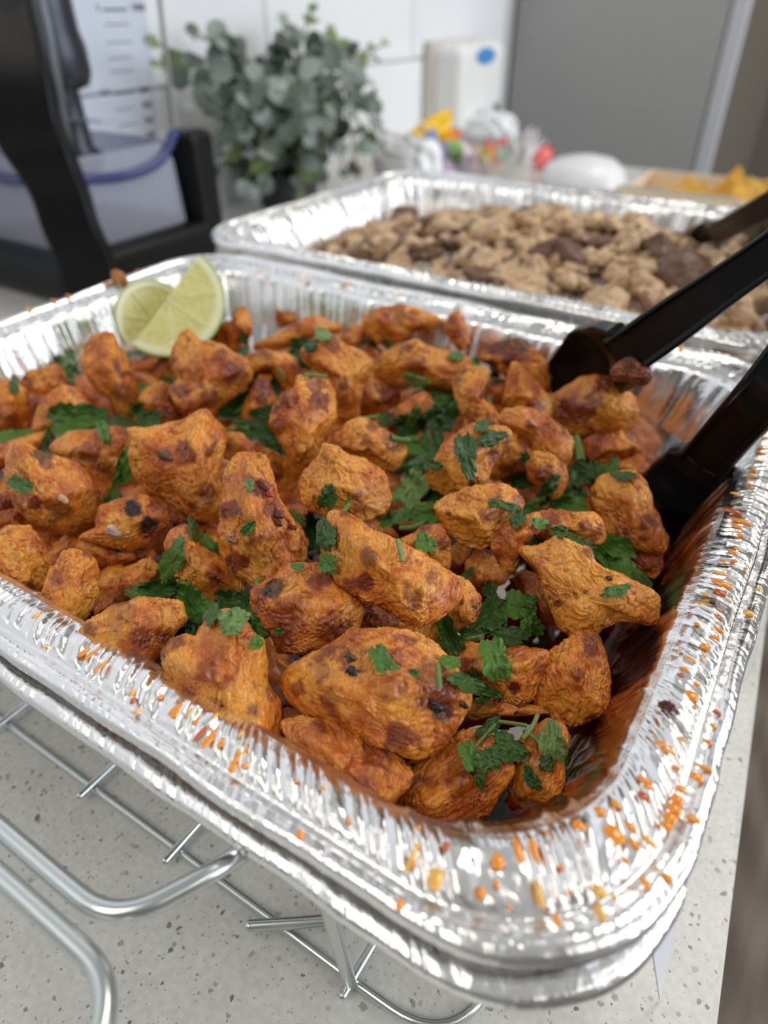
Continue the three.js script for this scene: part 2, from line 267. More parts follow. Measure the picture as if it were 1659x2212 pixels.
// ---------------------------------------------------------------- wire racks and paper
const chrome = new THREE.MeshPhysicalMaterial({ color: new THREE.Color(.66, .70, .69), metalness: 1, roughness: .22 });
const rackParts = (t, o) => {
  const P = (w, y, l) => V(l, 1 + y, -w).sub(o);
  const ringY = -.0182, foot = -.0985;
  obj('top_frame', wire([P(-.1325, ringY, .171), P(.420, ringY, .171), P(.420, ringY, -.200), P(-.1325, ringY, -.200)], .0017, .03, true), chrome, t);
  obj('handle', wire([P(-.1305, -.0195, .0985), P(-.1435, -.0135, .0975), P(-.162, -.0135, .088), P(-.162, -.0135, -.110), P(-.1435, -.0135, -.1195), P(-.1305, -.0195, -.1205)], .0021, .012), chrome, t);
  obj('handle', wire([P(.4205, -.0195, .0985), P(.431, -.0135, .0975), P(.4495, -.0135, .088), P(.4495, -.0135, -.110), P(.431, -.0135, -.1195), P(.4205, -.0195, -.1205)], .0021, .012), chrome, t);
  obj('bottom_frame', wire([P(-.1225, foot, .1455), P(.405, foot, .1455), P(.405, foot, -.175), P(-.1225, foot, -.175)], .0014, .022, true), chrome, t);
  const leg = (a, b) => obj('leg', wire([a, a.clone().lerp(b, .5), b], .0019, .01), chrome, t);
  for (const [w0, w1] of [[-.1345, -.1238], [.4215, .4065]]) { leg(P(w0, ringY, .1165), P(w1, foot - .0002, .112)); leg(P(w0, ringY, -.148), P(w1, foot - .0002, -.141)); }
  for (const l of [.1125, .0428, .0007, -.05, -.11]) obj('cross_wire', wire([P(-.1278, foot + .0028, l), P(.41, foot + .0028, l)], .0013, .01), chrome, t);
  obj('fuel_holder', wire([P(-.1285, foot + .0046, .0794), P(-.118, foot + .0046, .094), P(-.1085, foot + .0046, .106), P(-.07, foot + .0046, .108), P(-.05, foot + .0046, .09), P(-.05, foot + .0046, .03)], .0017, .012), chrome, t);
};
{
  const o = V(-.0145, .9, -.144), t = thing('wire_rack', 'chrome wire serving rack carrying the foil pans, handle loop at its near end', 'rack', o);
  rackParts(t, o);
  const u = t.clone(); u.name = numbered('wire_rack'); scene.add(u); u.rotation.y = Math.PI;
  tag(u, 'empty chrome wire rack at the near edge of view, its handle alongside the loaded rack', 'rack');
  u.position.set(-.0145 + .0155, .9, .144 + .330 - .0);
}
{
  const a = onY(1406, 2035, -.045), b = onY(1460, 1975, -.045), c = onY(1425, 2162, -.0995), d = V(.0006, 0, .0006), pos = [], n = a.clone().sub(b).cross(c.clone().sub(b)).normalize().multiplyScalar(.00025);
  const q = [a, b, c].flatMap(p => [p.clone().add(n), p.clone().sub(n)]); for (const p of q) pos.push(p.x - c.x, p.y - c.y, p.z - c.z);
  const g = finish(new THREE.BufferGeometry(), pos, [0, 2, 4, 1, 5, 3, 0, 1, 2, 1, 3, 2, 2, 3, 4, 3, 5, 4, 4, 5, 0, 5, 1, 0]).toNonIndexed(); g.computeVertexNormals();
  const m = tag(obj('paper_corner', g, mat(lin(240, 241, 244), .7)), 'white folded paper corner poking out under the near corner of the pans', 'paper'); m.position.copy(c);
}
// every chunk of chicken: what singles it out, height of its middle over the rim, how dark it is fried, outline, burnt spots [x, y, radius, darkness]
const CHICKEN = [
  {d:'tall smooth upright chunk beside the lime wedges',y:-0.004,t:0.35,p:[[188,750],[203,733],[230,725],[248,732],[253,750],[267,770],[283,810],[293,847],[290,873],[277,897],[253,887],[240,860],[213,840],[193,810],[177,780]],s:[[263,847,20,0.5]],fac:0.4,fib:0.5},
  {d:'flat strip against the foil at the far left end',y:-0.022,t:0.6,p:[[0,772],[50,775],[127,770],[140,780],[100,797],[50,813],[-20,817],[-40,790]],s:[]},
  {d:'dull chunk behind the small curled leaf at the far left',y:-0.016,t:0.6,p:[[47,827],[63,807],[117,790],[133,800],[140,827],[120,857],[80,873],[53,847]],s:[]},
  {d:'red-streaked chunk cut by the left edge of the view',y:-0.013,t:0.55,p:[[-47,860],[-20,833],[0,830],[27,827],[53,843],[63,887],[57,920],[20,927],[0,923],[-33,907]],s:[[20,913,20,0.4]]},
  {d:'long pale chunk half hidden by the broad cilantro leaf',y:-0.013,t:0.5,p:[[73,930],[87,877],[133,833],[167,843],[200,887],[167,933],[117,943]],s:[]},
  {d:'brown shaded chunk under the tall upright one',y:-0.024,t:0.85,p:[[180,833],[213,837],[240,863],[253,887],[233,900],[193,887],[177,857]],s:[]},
  {d:'small chunk just below the lime wedges',y:-0.02,t:0.55,p:[[270,783],[300,777],[337,783],[327,807],[300,830],[280,810]],s:[]},
  {d:'small pointed chunk under the lime wedges',y:-0.021,t:0.55,p:[[333,800],[353,767],[363,777],[367,800],[383,817],[353,823],[327,817]],s:[]},
  {d:'large ragged chunk with red spots in front of the lime wedges',y:-0.002,t:0.4,p:[[373,777],[380,753],[397,727],[413,717],[430,743],[473,750],[520,780],[537,803],[533,823],[500,850],[473,873],[460,897],[420,900],[400,887],[383,860],[370,840],[393,817],[380,800]],s:[[393,843,15,0.55],[453,860,20,0.5],[433,830,8,0.5],[493,803,20,0.5]]},
  {d:'rounded chunk lying under the ragged spotted one',y:-0.015,t:0.5,p:[[300,863],[320,840],[350,827],[370,840],[383,863],[400,897],[377,917],[343,927],[323,887]],s:[[363,853,17,0.4]]},
  {d:'big blocky chunk with a creased square face',y:-0.002,t:0.3,p:[[283,933],[333,930],[353,927],[400,913],[433,893],[447,893],[457,913],[480,933],[483,953],[467,1000],[463,1033],[473,1050],[467,1100],[440,1112],[400,1107],[373,1083],[350,1067],[320,1053],[297,1027],[290,983],[300,953]],s:[[400,980,23,0.5],[353,983,15,0.4],[447,1067,17,0.5]],fib:1.3},
  {d:'two-lobed chunk between the broad leaf and the blocky chunk',y:-0.011,t:0.45,p:[[110,967],[140,943],[157,933],[200,933],[240,927],[283,933],[297,953],[290,983],[290,1027],[267,1047],[233,1050],[200,1027],[173,1007],[153,990],[120,977]],s:[[223,1003,17,0.4],[193,977,20,0.45]]},
  {d:'large oval chunk with a dark blotch on its upper edge',y:-0.006,t:0.35,p:[[13,997],[33,963],[53,960],[83,977],[127,993],[167,1010],[190,1037],[203,1053],[220,1063],[213,1093],[200,1127],[180,1143],[140,1147],[100,1133],[70,1120],[40,1087],[20,1060],[17,1027]],s:[[93,983,17,0.8],[100,1003,13,0.5],[77,1085,12,0.6],[127,1093,23,0.4]]},
  {d:'flat chunk running off the left edge behind the large oval one',y:-0.016,t:0.6,p:[[-40,983],[0,963],[40,950],[97,933],[103,947],[87,970],[53,963],[33,967],[13,993],[0,1020],[-40,1027]],s:[]},
  {d:'dark chunk at the left edge under the large oval one',y:-0.018,t:0.75,p:[[-40,1080],[0,1067],[20,1060],[43,1090],[67,1120],[40,1143],[0,1147],[-40,1133]],s:[[7,1087,17,0.5]]},
  {d:'rounded chunk with two black burnt patches',y:-0.011,t:0.4,p:[[220,1100],[253,1083],[287,1077],[320,1080],[343,1097],[353,1117],[347,1140],[330,1153],[313,1173],[283,1183],[247,1180],[213,1173],[177,1160],[187,1150],[217,1143],[213,1123]],s:[[287,1100,17,1],[317,1132,16,0.95],[333,1130,10,0.9]],fac:0.5},
  {d:'low chunk with a small burnt dot under the burnt rounded one',y:-0.02,t:0.6,p:[[160,1180],[177,1163],[213,1173],[253,1183],[300,1177],[327,1193],[323,1210],[283,1217],[233,1230],[200,1220],[167,1197]],s:[[257,1193,8,1]]},
  {d:'pale stringy chunk leaning on the foil at the left edge',y:-0.006,t:0.45,p:[[-30,1190],[0,1157],[20,1143],[63,1143],[73,1160],[87,1183],[107,1223],[103,1247],[100,1270],[80,1293],[50,1290],[27,1267],[0,1260],[-30,1240]],s:[[60,1277,17,0.5]],fib:1.4},
  {d:'tall flat chunk with ragged right edge leaning on the foil',y:-0.006,t:0.4,p:[[110,1237],[127,1220],[137,1197],[167,1197],[200,1213],[207,1237],[200,1260],[203,1283],[187,1320],[167,1363],[147,1357],[107,1323],[97,1293],[100,1267]],s:[[123,1250,13,0.35]],fac:0.4},
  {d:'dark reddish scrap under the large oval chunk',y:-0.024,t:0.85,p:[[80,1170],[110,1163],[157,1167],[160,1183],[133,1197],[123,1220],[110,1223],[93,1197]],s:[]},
  {d:'chunk under the cilantro sprig at the front left',y:-0.019,t:0.55,p:[[260,1267],[267,1237],[287,1223],[323,1210],[347,1230],[350,1253],[327,1273],[300,1273],[290,1300],[253,1297]],s:[]},
  {d:'small crumbly scrap behind the folded chunk',y:-0.024,t:0.65,p:[[207,1313],[227,1293],[253,1290],[257,1307],[233,1323],[207,1330]],s:[]},
  {d:'folded chunk with a smooth curled top leaning on the foil',y:-0.003,t:0.3,p:[[183,1373],[197,1347],[213,1337],[253,1310],[293,1300],[347,1303],[383,1307],[393,1333],[390,1347],[367,1367],[353,1397],[320,1427],[307,1440],[267,1427],[233,1407],[207,1387]],s:[[303,1380,20,0.5],[260,1333,30,0.3],[197,1360,13,0.5]],fac:0.5,fib:0.6},
  {d:'long chunk with a red-brown patch above the cilantro sprig',y:-0.011,t:0.4,p:[[363,1177],[373,1153],[397,1140],[420,1150],[433,1183],[473,1203],[500,1223],[520,1253],[517,1277],[473,1280],[460,1313],[443,1307],[410,1270],[387,1250],[383,1223],[367,1197]],s:[[463,1243,20,0.5]],fib:0.7},
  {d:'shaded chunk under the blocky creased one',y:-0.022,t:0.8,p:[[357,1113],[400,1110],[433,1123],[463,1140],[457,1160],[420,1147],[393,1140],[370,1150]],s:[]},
  {d:'tall chunk with a groove full of red spice crumbs',y:0,t:0.35,p:[[487,1040],[493,1010],[517,987],[550,990],[577,1007],[583,1040],[590,1073],[607,1100],[627,1127],[637,1150],[637,1183],[630,1210],[610,1227],[593,1250],[570,1263],[550,1260],[533,1240],[510,1233],[497,1207],[480,1183],[477,1150],[487,1123],[483,1083]],s:[[497,1100,20,0.6],[513,1213,23,0.6],[560,1060,17,0.6],[590,1100,20,0.5]]},
  {d:'narrow chunk tucked behind the crumb-filled one',y:-0.011,t:0.5,p:[[607,1103],[623,1107],[647,1140],[660,1167],[660,1197],[650,1213],[630,1213],[627,1173]],s:[]},
  {d:'ragged chunk above the crumb-filled one',y:-0.011,t:0.45,p:[[487,940],[517,937],[560,967],[597,980],[620,990],[637,1030],[633,1047],[613,1063],[590,1047],[577,1020],[550,993],[517,987],[493,997],[487,970]],s:[[593,1013,20,0.5]]},
  {d:'front chunk with a large oval burnt patch',y:-0.003,t:0.45,p:[[550,1303],[560,1273],[597,1253],[623,1230],[657,1227],[683,1227],[713,1240],[750,1267],[773,1287],[777,1317],[767,1347],[760,1377],[727,1403],[683,1407],[637,1400],[607,1400],[597,1373],[583,1350],[563,1323]],s:[[593,1270,21,0.85],[577,1277,13,0.8],[700,1253,17,0.55],[623,1323,37,0.4],[710,1350,27,0.45],[617,1373,20,0.5]]},
  {d:'large wedge-shaped chunk in the middle of the pan',y:0.006,t:0.35,p:[[713,1153],[723,1117],[750,1113],[770,1130],[810,1150],[847,1170],[883,1187],[923,1210],[950,1227],[977,1240],[990,1267],[987,1293],[970,1307],[933,1327],[900,1343],[870,1333],[847,1317],[823,1300],[793,1293],[760,1270],[737,1250],[717,1220],[710,1190]],s:[[800,1207,20,0.5],[790,1257,17,0.6],[893,1297,20,0.5],[930,1247,17,0.4],[723,1153,13,0.5]]},
  {d:'rough chunk directly under the wedge-shaped one',y:-0.02,t:0.6,p:[[770,1340],[783,1313],[817,1303],[847,1320],[870,1337],[897,1347],[863,1367],[817,1370],[777,1367]],s:[]},
  {d:'pale chunk between the wedge-shaped and the largest chunk',y:-0.021,t:0.45,p:[[900,1347],[943,1330],[943,1357],[950,1390],[930,1400],[897,1377],[867,1370]],s:[]},
  {d:'crumpled chunk at the right end of the wedge-shaped one',y:-0.011,t:0.4,p:[[973,1247],[997,1250],[1020,1270],[1037,1297],[1027,1323],[1017,1350],[990,1360],[963,1337],[990,1300]],s:[]},
  {d:'orange chunk peeping out behind the wedge-shaped one',y:-0.008,t:0.45,p:[[863,1167],[897,1157],[910,1137],[950,1137],[967,1167],[973,1200],[970,1227],[950,1223],[923,1207],[883,1187]],s:[]},
  {d:'round pale orange chunk at the centre',y:0.001,t:0.15,p:[[683,1003],[697,990],[703,967],[727,973],[750,990],[783,997],[810,1013],[827,1033],[833,1060],[838,1077],[820,1103],[800,1113],[767,1123],[743,1120],[723,1113],[697,1103],[663,1087],[653,1053],[663,1027]],s:[[777,1067,20,0.2]],fib:1.2},
  {d:'peaked chunk behind the round pale one',y:-0.003,t:0.3,p:[[717,970],[733,940],[757,917],[777,907],[797,913],[820,927],[850,940],[867,960],[870,983],[850,1017],[827,1017],[810,1010],[783,993],[750,987]],s:[[793,953,13,0.35],[847,957,17,0.4]],fib:1.3},
  {d:'tall chunk with deep red patches near its top',y:0.003,t:0.3,p:[[583,907],[593,887],[610,863],[637,847],[640,823],[677,820],[707,830],[717,853],[717,907],[703,940],[697,970],[683,1000],[667,1023],[637,1020],[627,980],[603,940],[583,920]],s:[[690,867,23,0.6],[683,833,20,0.5],[620,867,17,0.45],[600,917,17,0.4]]},
  {d:'big striated chunk beside the tall red-patched one',y:0.001,t:0.25,p:[[657,763],[683,747],[690,733],[727,733],[750,753],[783,767],[800,783],[793,807],[780,833],[773,873],[770,900],[750,917],[717,923],[717,860],[703,827],[697,807],[663,783]],s:[[743,833,12,0.6],[730,860,20,0.4],[717,743,20,0.5]],fib:1.4},
  {d:'smooth rounded chunk left of the striated one',y:-0.009,t:0.4,p:[[527,787],[540,767],[570,760],[607,763],[637,777],[643,800],[630,827],[607,833],[587,807],[560,807],[533,807]],s:[[577,800,13,0.5]],fac:0.4,fib:0.5},
  {d:'red glossy chunk between two dark cilantro leaves',y:-0.014,t:0.6,p:[[540,853],[553,823],[577,820],[590,857],[597,880],[577,907],[540,910],[513,897],[527,873]],s:[[573,833,23,0.6]]},
  {d:'chunk standing right of the lime wedges',y:-0.008,t:0.45,p:[[507,670],[527,663],[540,687],[543,720],[527,730],[513,763],[490,760],[470,743],[460,713],[477,700],[503,693]],s:[]},
  {d:'long smooth strip near the back corner of the pan',y:-0.011,t:0.4,p:[[540,750],[570,737],[607,717],[650,693],[680,683],[697,693],[727,700],[733,717],[717,723],[690,720],[663,733],[627,747],[583,757]],s:[],fac:0.3,fib:0.5},
  {d:'small bright chunk in the back corner of the pan',y:-0.02,t:0.4,p:[[600,670],[623,677],[650,687],[637,700],[603,707],[597,687]],s:[]},
  {d:'small round chunk against the back foil wall',y:-0.012,t:0.45,p:[[740,730],[763,707],[787,700],[803,720],[800,743],[777,753],[750,750]],s:[],fac:0.3},
  {d:'plump chunk with a browned top against the back foil wall',y:-0.002,t:0.35,p:[[787,690],[810,673],[843,663],[877,663],[917,677],[947,690],[927,710],[893,713],[877,730],[850,740],[817,737],[800,720]],s:[[857,677,23,0.4]],fac:0.5,fib:0.5},
  {d:'small spiky chunk touching the back foil rim',y:-0.001,t:0.35,p:[[963,710],[973,683],[990,673],[1000,687],[1010,717],[1013,740],[997,757],[977,740]],s:[]},
  {d:'wide stringy chunk with a split left end near the back',y:-0.003,t:0.35,p:[[813,793],[833,767],[857,753],[900,740],[940,760],[967,760],[1003,773],[1010,800],[993,807],[987,833],[963,833],[933,830],[900,827],[860,830],[823,813]],s:[[900,787,23,0.35]],fib:1.3},
  {d:'dark-ended chunk right of the striated one',y:-0.015,t:0.6,p:[[773,887],[780,833],[800,820],[827,833],[860,847],[857,870],[827,893],[800,900]],s:[[840,853,20,0.6]]},
  {d:'orange chunk left of the heap of cilantro',y:-0.01,t:0.5,p:[[840,920],[857,887],[883,863],[917,847],[933,867],[930,893],[900,907],[867,920]],s:[]},
  {d:'upright chunk with fine cross ridges',y:0.002,t:0.25,p:[[983,833],[997,810],[1013,797],[1047,800],[1050,820],[1040,847],[1043,867],[1057,873],[1073,893],[1077,917],[1060,927],[1037,927],[1023,923],[1003,920],[1007,900],[993,877]],s:[[1023,897,10,0.4],[1050,850,13,0.5]],fib:2},
  {d:'large chunk with a charred crest by the back foil wall',y:-0.004,t:0.4,p:[[1040,777],[1060,750],[1087,740],[1127,737],[1153,757],[1177,787],[1183,813],[1183,840],[1167,847],[1133,827],[1100,813],[1083,800],[1067,803],[1063,787]],s:[[1087,742,20,0.75],[1127,740,20,0.75],[1060,792,17,0.9],[1100,773,17,0.7],[1067,747,17,0.7]],fac:0.4,fib:0.5},
  {d:'pale pointed chunk in front of the charred-crest one',y:-0.002,t:0.3,p:[[1097,827],[1107,790],[1117,787],[1140,810],[1167,840],[1187,860],[1187,893],[1180,900],[1150,890],[1120,887],[1090,873],[1093,853]],s:[[1157,843,10,0.35]]},
  {d:'brown scrap beside the cross-ridged chunk',y:-0.02,t:0.8,p:[[1050,833],[1080,820],[1097,827],[1090,867],[1087,887],[1070,880],[1057,857]],s:[]},
  {d:'smooth rounded chunk sloping down behind the heap of cilantro',y:0,t:0.3,p:[[1083,913],[1093,890],[1127,883],[1157,890],[1187,907],[1217,927],[1230,953],[1227,983],[1217,1003],[1190,987],[1160,980],[1147,950],[1113,933]],s:[[1143,920,10,0.6],[1183,933,17,0.35]],fac:0.4,fib:0.5},
  {d:'big chunk lying under the black tongs arm',y:-0.01,t:0.35,p:[[1193,880],[1200,860],[1233,837],[1260,817],[1287,813],[1317,823],[1343,840],[1363,860],[1370,890],[1357,920],[1333,937],[1310,943],[1277,943],[1233,937],[1210,913]],s:[[1303,833,17,0.55],[1233,887,27,0.6],[1267,890,17,0.6],[1247,927,30,0.25]]},
  {d:'slanting chunk with a dark cilantro leaf on it',y:0.003,t:0.3,p:[[927,1033],[943,993],[963,960],[990,940],[1023,923],[1050,927],[1087,930],[1097,947],[1077,980],[1057,1010],[1043,1037],[1010,1043],[997,1060],[967,1070],[940,1053]],s:[[1020,1043,15,0.5],[1063,970,10,0.4]]},
  {d:'crumbly chunk between the slanting and the smooth sloping one',y:-0.007,t:0.45,p:[[1077,923],[1113,933],[1147,950],[1153,973],[1140,993],[1133,1013],[1100,1023],[1067,1037],[1057,1027],[1060,1010],[1083,973],[1097,947]],s:[[1133,953,17,0.5]]},
  {d:'rough chunk with a brown hollow behind the scattered cilantro',y:-0.005,t:0.4,p:[[1137,1007],[1153,977],[1190,987],[1217,1007],[1223,1037],[1210,1067],[1193,1073],[1167,1053],[1147,1037]],s:[[1177,1023,20,0.5]]},
  {d:'knobbly chunk between the two black tongs arms',y:-0.018,t:0.5,p:[[1263,953],[1280,943],[1313,943],[1340,937],[1353,953],[1380,970],[1373,987],[1337,993],[1300,1000],[1277,990],[1267,973]],s:[[1293,977,17,0.4]]},
  {d:'chunk touching the spoon end of the black tongs',y:-0.023,t:0.5,p:[[1297,1003],[1343,993],[1400,980],[1427,997],[1420,1023],[1400,1053],[1380,1030],[1343,1027],[1310,1030]],s:[[1413,987,20,0.5]]},
  {d:'round knobbly chunk right of the heap of cilantro',y:-0.002,t:0.25,p:[[947,1097],[973,1077],[1007,1063],[1050,1053],[1083,1050],[1110,1067],[1127,1090],[1110,1117],[1097,1140],[1073,1167],[1040,1180],[1003,1173],[973,1153],[957,1123]],s:[[1053,1110,17,0.4],[970,1110,7,0.5],[1080,1073,7,0.5]]},
  {d:'tall creased chunk beside the spoon end of the black tongs',y:-0.012,t:0.35,p:[[1283,1070],[1300,1037],[1330,1030],[1367,1023],[1390,1047],[1400,1070],[1407,1097],[1417,1107],[1427,1137],[1440,1157],[1433,1183],[1407,1187],[1363,1177],[1330,1157],[1307,1147],[1297,1117],[1283,1097]],s:[[1397,1127,17,0.5],[1347,1157,20,0.4]],fib:1.4},
  {d:'twisted hanging end of the chunk under the pale trifoliate leaf',y:-0.004,t:0.4,p:[[1063,1173],[1077,1153],[1097,1130],[1117,1123],[1157,1110],[1170,1127],[1157,1153],[1133,1173],[1120,1203],[1113,1227],[1090,1233],[1080,1217],[1070,1197]],s:[]},
  {d:'ridged chunk with two red-brown bands behind the triangular one',y:-0.004,t:0.35,p:[[1157,1110],[1197,1103],[1237,1110],[1277,1110],[1297,1127],[1307,1157],[1297,1173],[1263,1173],[1230,1160],[1183,1160],[1157,1150]],s:[[1197,1123,13,0.5],[1263,1137,13,0.55]],fib:1.3},
  {d:'big pale triangular chunk with a stringy surface',y:-0.006,t:0.1,p:[[1127,1193],[1143,1187],[1183,1187],[1197,1173],[1217,1167],[1240,1183],[1277,1193],[1280,1217],[1300,1233],[1340,1247],[1373,1263],[1403,1273],[1420,1290],[1413,1310],[1407,1317],[1420,1327],[1410,1343],[1390,1347],[1363,1333],[1330,1337],[1297,1347],[1280,1367],[1250,1370],[1223,1357],[1207,1337],[1200,1313],[1193,1283],[1177,1247],[1160,1223],[1140,1210]],s:[[1207,1303,8,0.8],[1317,1250,4,0.9],[1263,1280,3,0.9]],fib:2,flat:0.75},
  {d:'small red-streaked chunk at the right beside the brown foil wall',y:-0.024,t:0.6,p:[[1350,1203],[1367,1190],[1403,1183],[1430,1193],[1427,1227],[1413,1250],[1403,1247],[1373,1223]],s:[[1410,1217,20,0.5]]},
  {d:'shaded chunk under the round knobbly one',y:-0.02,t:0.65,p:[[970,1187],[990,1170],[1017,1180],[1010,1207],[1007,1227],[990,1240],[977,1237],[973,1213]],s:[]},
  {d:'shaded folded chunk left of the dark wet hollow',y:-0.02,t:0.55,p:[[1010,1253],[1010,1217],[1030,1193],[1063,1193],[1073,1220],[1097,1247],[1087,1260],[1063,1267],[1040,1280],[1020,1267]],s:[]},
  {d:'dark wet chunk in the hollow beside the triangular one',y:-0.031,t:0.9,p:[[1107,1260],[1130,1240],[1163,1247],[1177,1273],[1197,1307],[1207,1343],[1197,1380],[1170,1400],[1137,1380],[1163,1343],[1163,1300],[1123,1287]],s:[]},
  {d:'small chunk sunk in oil by the brown foil wall',y:-0.034,t:0.7,p:[[1300,1380],[1330,1357],[1363,1347],[1383,1360],[1357,1387],[1320,1400]],s:[]},
  {d:'box-shaped chunk right of the largest one',y:-0.019,t:0.35,p:[[977,1413],[997,1390],[1040,1393],[1080,1390],[1130,1400],[1177,1410],[1180,1430],[1170,1453],[1157,1477],[1147,1503],[1117,1517],[1077,1507],[1043,1483],[1013,1467],[987,1453]],s:[[1110,1485,12,0.7],[1017,1447,23,0.4],[1163,1443,13,0.4],[1123,1423,13,0.25]]},
  {d:'knotted stringy chunk sitting in oil at the right',y:-0.021,t:0.35,p:[[1160,1480],[1170,1457],[1177,1440],[1193,1417],[1220,1393],[1250,1377],[1277,1370],[1290,1387],[1303,1420],[1310,1453],[1307,1487],[1307,1517],[1290,1543],[1263,1553],[1230,1567],[1203,1560],[1190,1533],[1163,1527],[1157,1503]],s:[[1247,1457,13,0.45],[1277,1407,13,0.4]],fib:1.8},
  {d:'largest chunk of all, a plump oval with dark seeds on it',y:-0.004,t:0.35,p:[[610,1477],[637,1443],[683,1417],[737,1397],[767,1373],[817,1370],[867,1373],[910,1393],[940,1413],[970,1447],[990,1490],[997,1513],[980,1540],[970,1570],[947,1593],[923,1617],[890,1623],[860,1613],[830,1600],[797,1597],[763,1583],[730,1567],[697,1557],[660,1543],[633,1523],[613,1503]],s:[[950,1533,23,0.8],[927,1467,37,0.4],[860,1587,27,0.55],[850,1487,27,0.35],[647,1487,18,0.5],[850,1420,20,0.4],[963,1500,23,0.4],[700,1453,20,0.3]]},
  {d:'triangular chunk in front of the largest one, on the foil wall',y:-0.013,t:0.4,p:[[623,1567],[660,1560],[690,1563],[730,1573],[767,1590],[810,1607],[850,1627],[883,1670],[870,1690],[850,1713],[830,1740],[803,1747],[763,1733],[730,1720],[703,1707],[680,1677],[667,1640],[647,1613],[627,1587]],s:[[810,1627,27,0.5],[777,1700,23,0.45],[750,1693,17,0.35]]},
  {d:'wet chunk half sunk in red oil in the near corner',y:-0.025,t:0.45,p:[[847,1753],[860,1717],[883,1680],[917,1653],[950,1627],[997,1587],[1033,1587],[1070,1607],[1090,1640],[1097,1677],[1073,1710],[1050,1747],[1017,1777],[983,1803],[943,1807],[903,1800],[857,1780]],s:[[883,1753,20,0.4],[983,1657,17,0.3]]},
  {d:'wet chunk under the long stemmed leaf in the near corner',y:-0.026,t:0.45,p:[[1123,1653],[1117,1613],[1137,1587],[1163,1567],[1183,1560],[1217,1573],[1227,1607],[1213,1633],[1213,1683],[1207,1710],[1183,1740],[1150,1757],[1110,1773],[1093,1750],[1097,1707],[1110,1677]],s:[]},
  {d:'thin stringy shred lying above the red oil',y:-0.026,t:0.35,p:[[983,1540],[1017,1523],[1060,1510],[1110,1513],[1157,1530],[1197,1543],[1177,1550],[1130,1543],[1083,1543],[1043,1550],[1010,1563],[987,1570]],s:[],fib:1.5},
  {d:'small wet scrap in oil beside the largest chunk',y:-0.027,t:0.5,p:[[880,1653],[903,1630],[943,1613],[933,1633],[910,1657],[890,1667]],s:[]},
  {d:'long smooth folded chunk at the front, hanging over the foil',y:-0.003,t:0.35,p:[[360,1413],[380,1390],[407,1380],[430,1388],[433,1373],[460,1343],[480,1330],[500,1330],[515,1353],[533,1367],[560,1390],[568,1430],[570,1477],[597,1503],[600,1533],[597,1573],[593,1623],[553,1610],[500,1575],[450,1528],[423,1503],[390,1473],[367,1443]],s:[[450,1450,22,0.5],[585,1500,16,0.4]],fac:0.5,fib:0.6},
  {d:'dark wet chunk sunk between the folded and the triangular one',y:-0.03,t:0.75,p:[[600,1547],[617,1533],[650,1543],[627,1563],[630,1587],[647,1617],[663,1647],[663,1673],[630,1653],[593,1633],[597,1587]],s:[]},
  {d:'brown chunk behind the crumb-filled one, under a leaf',y:-0.02,t:0.75,p:[[607,1097],[647,1090],[667,1107],[670,1150],[657,1157],[647,1137],[630,1113]],s:[]},
  {d:'small orange scrap among the scattered cilantro at the right',y:-0.02,t:0.4,p:[[1237,1043],[1260,1043],[1273,1070],[1253,1077],[1237,1063]],s:[]},
  {d:'dark ragged scrap at the left edge above the stringy chunk',y:-0.017,t:0.75,p:[[-27,1113],[0,1110],[43,1100],[63,1127],[83,1153],[63,1147],[20,1143],[0,1140],[-27,1137]],s:[]},
];
// ---------------------------------------------------------------- chunks of meat
const spheres = {};
function sphere(d) {
  if (!spheres[d]) { const g = new THREE.IcosahedronGeometry(1, d); g.deleteAttribute('uv'); g.deleteAttribute('normal'); const m = mergeVertices(g, 1e-5); spheres[d] = { p: m.attributes.position.array, i: m.index.array }; }
  return spheres[d];
}
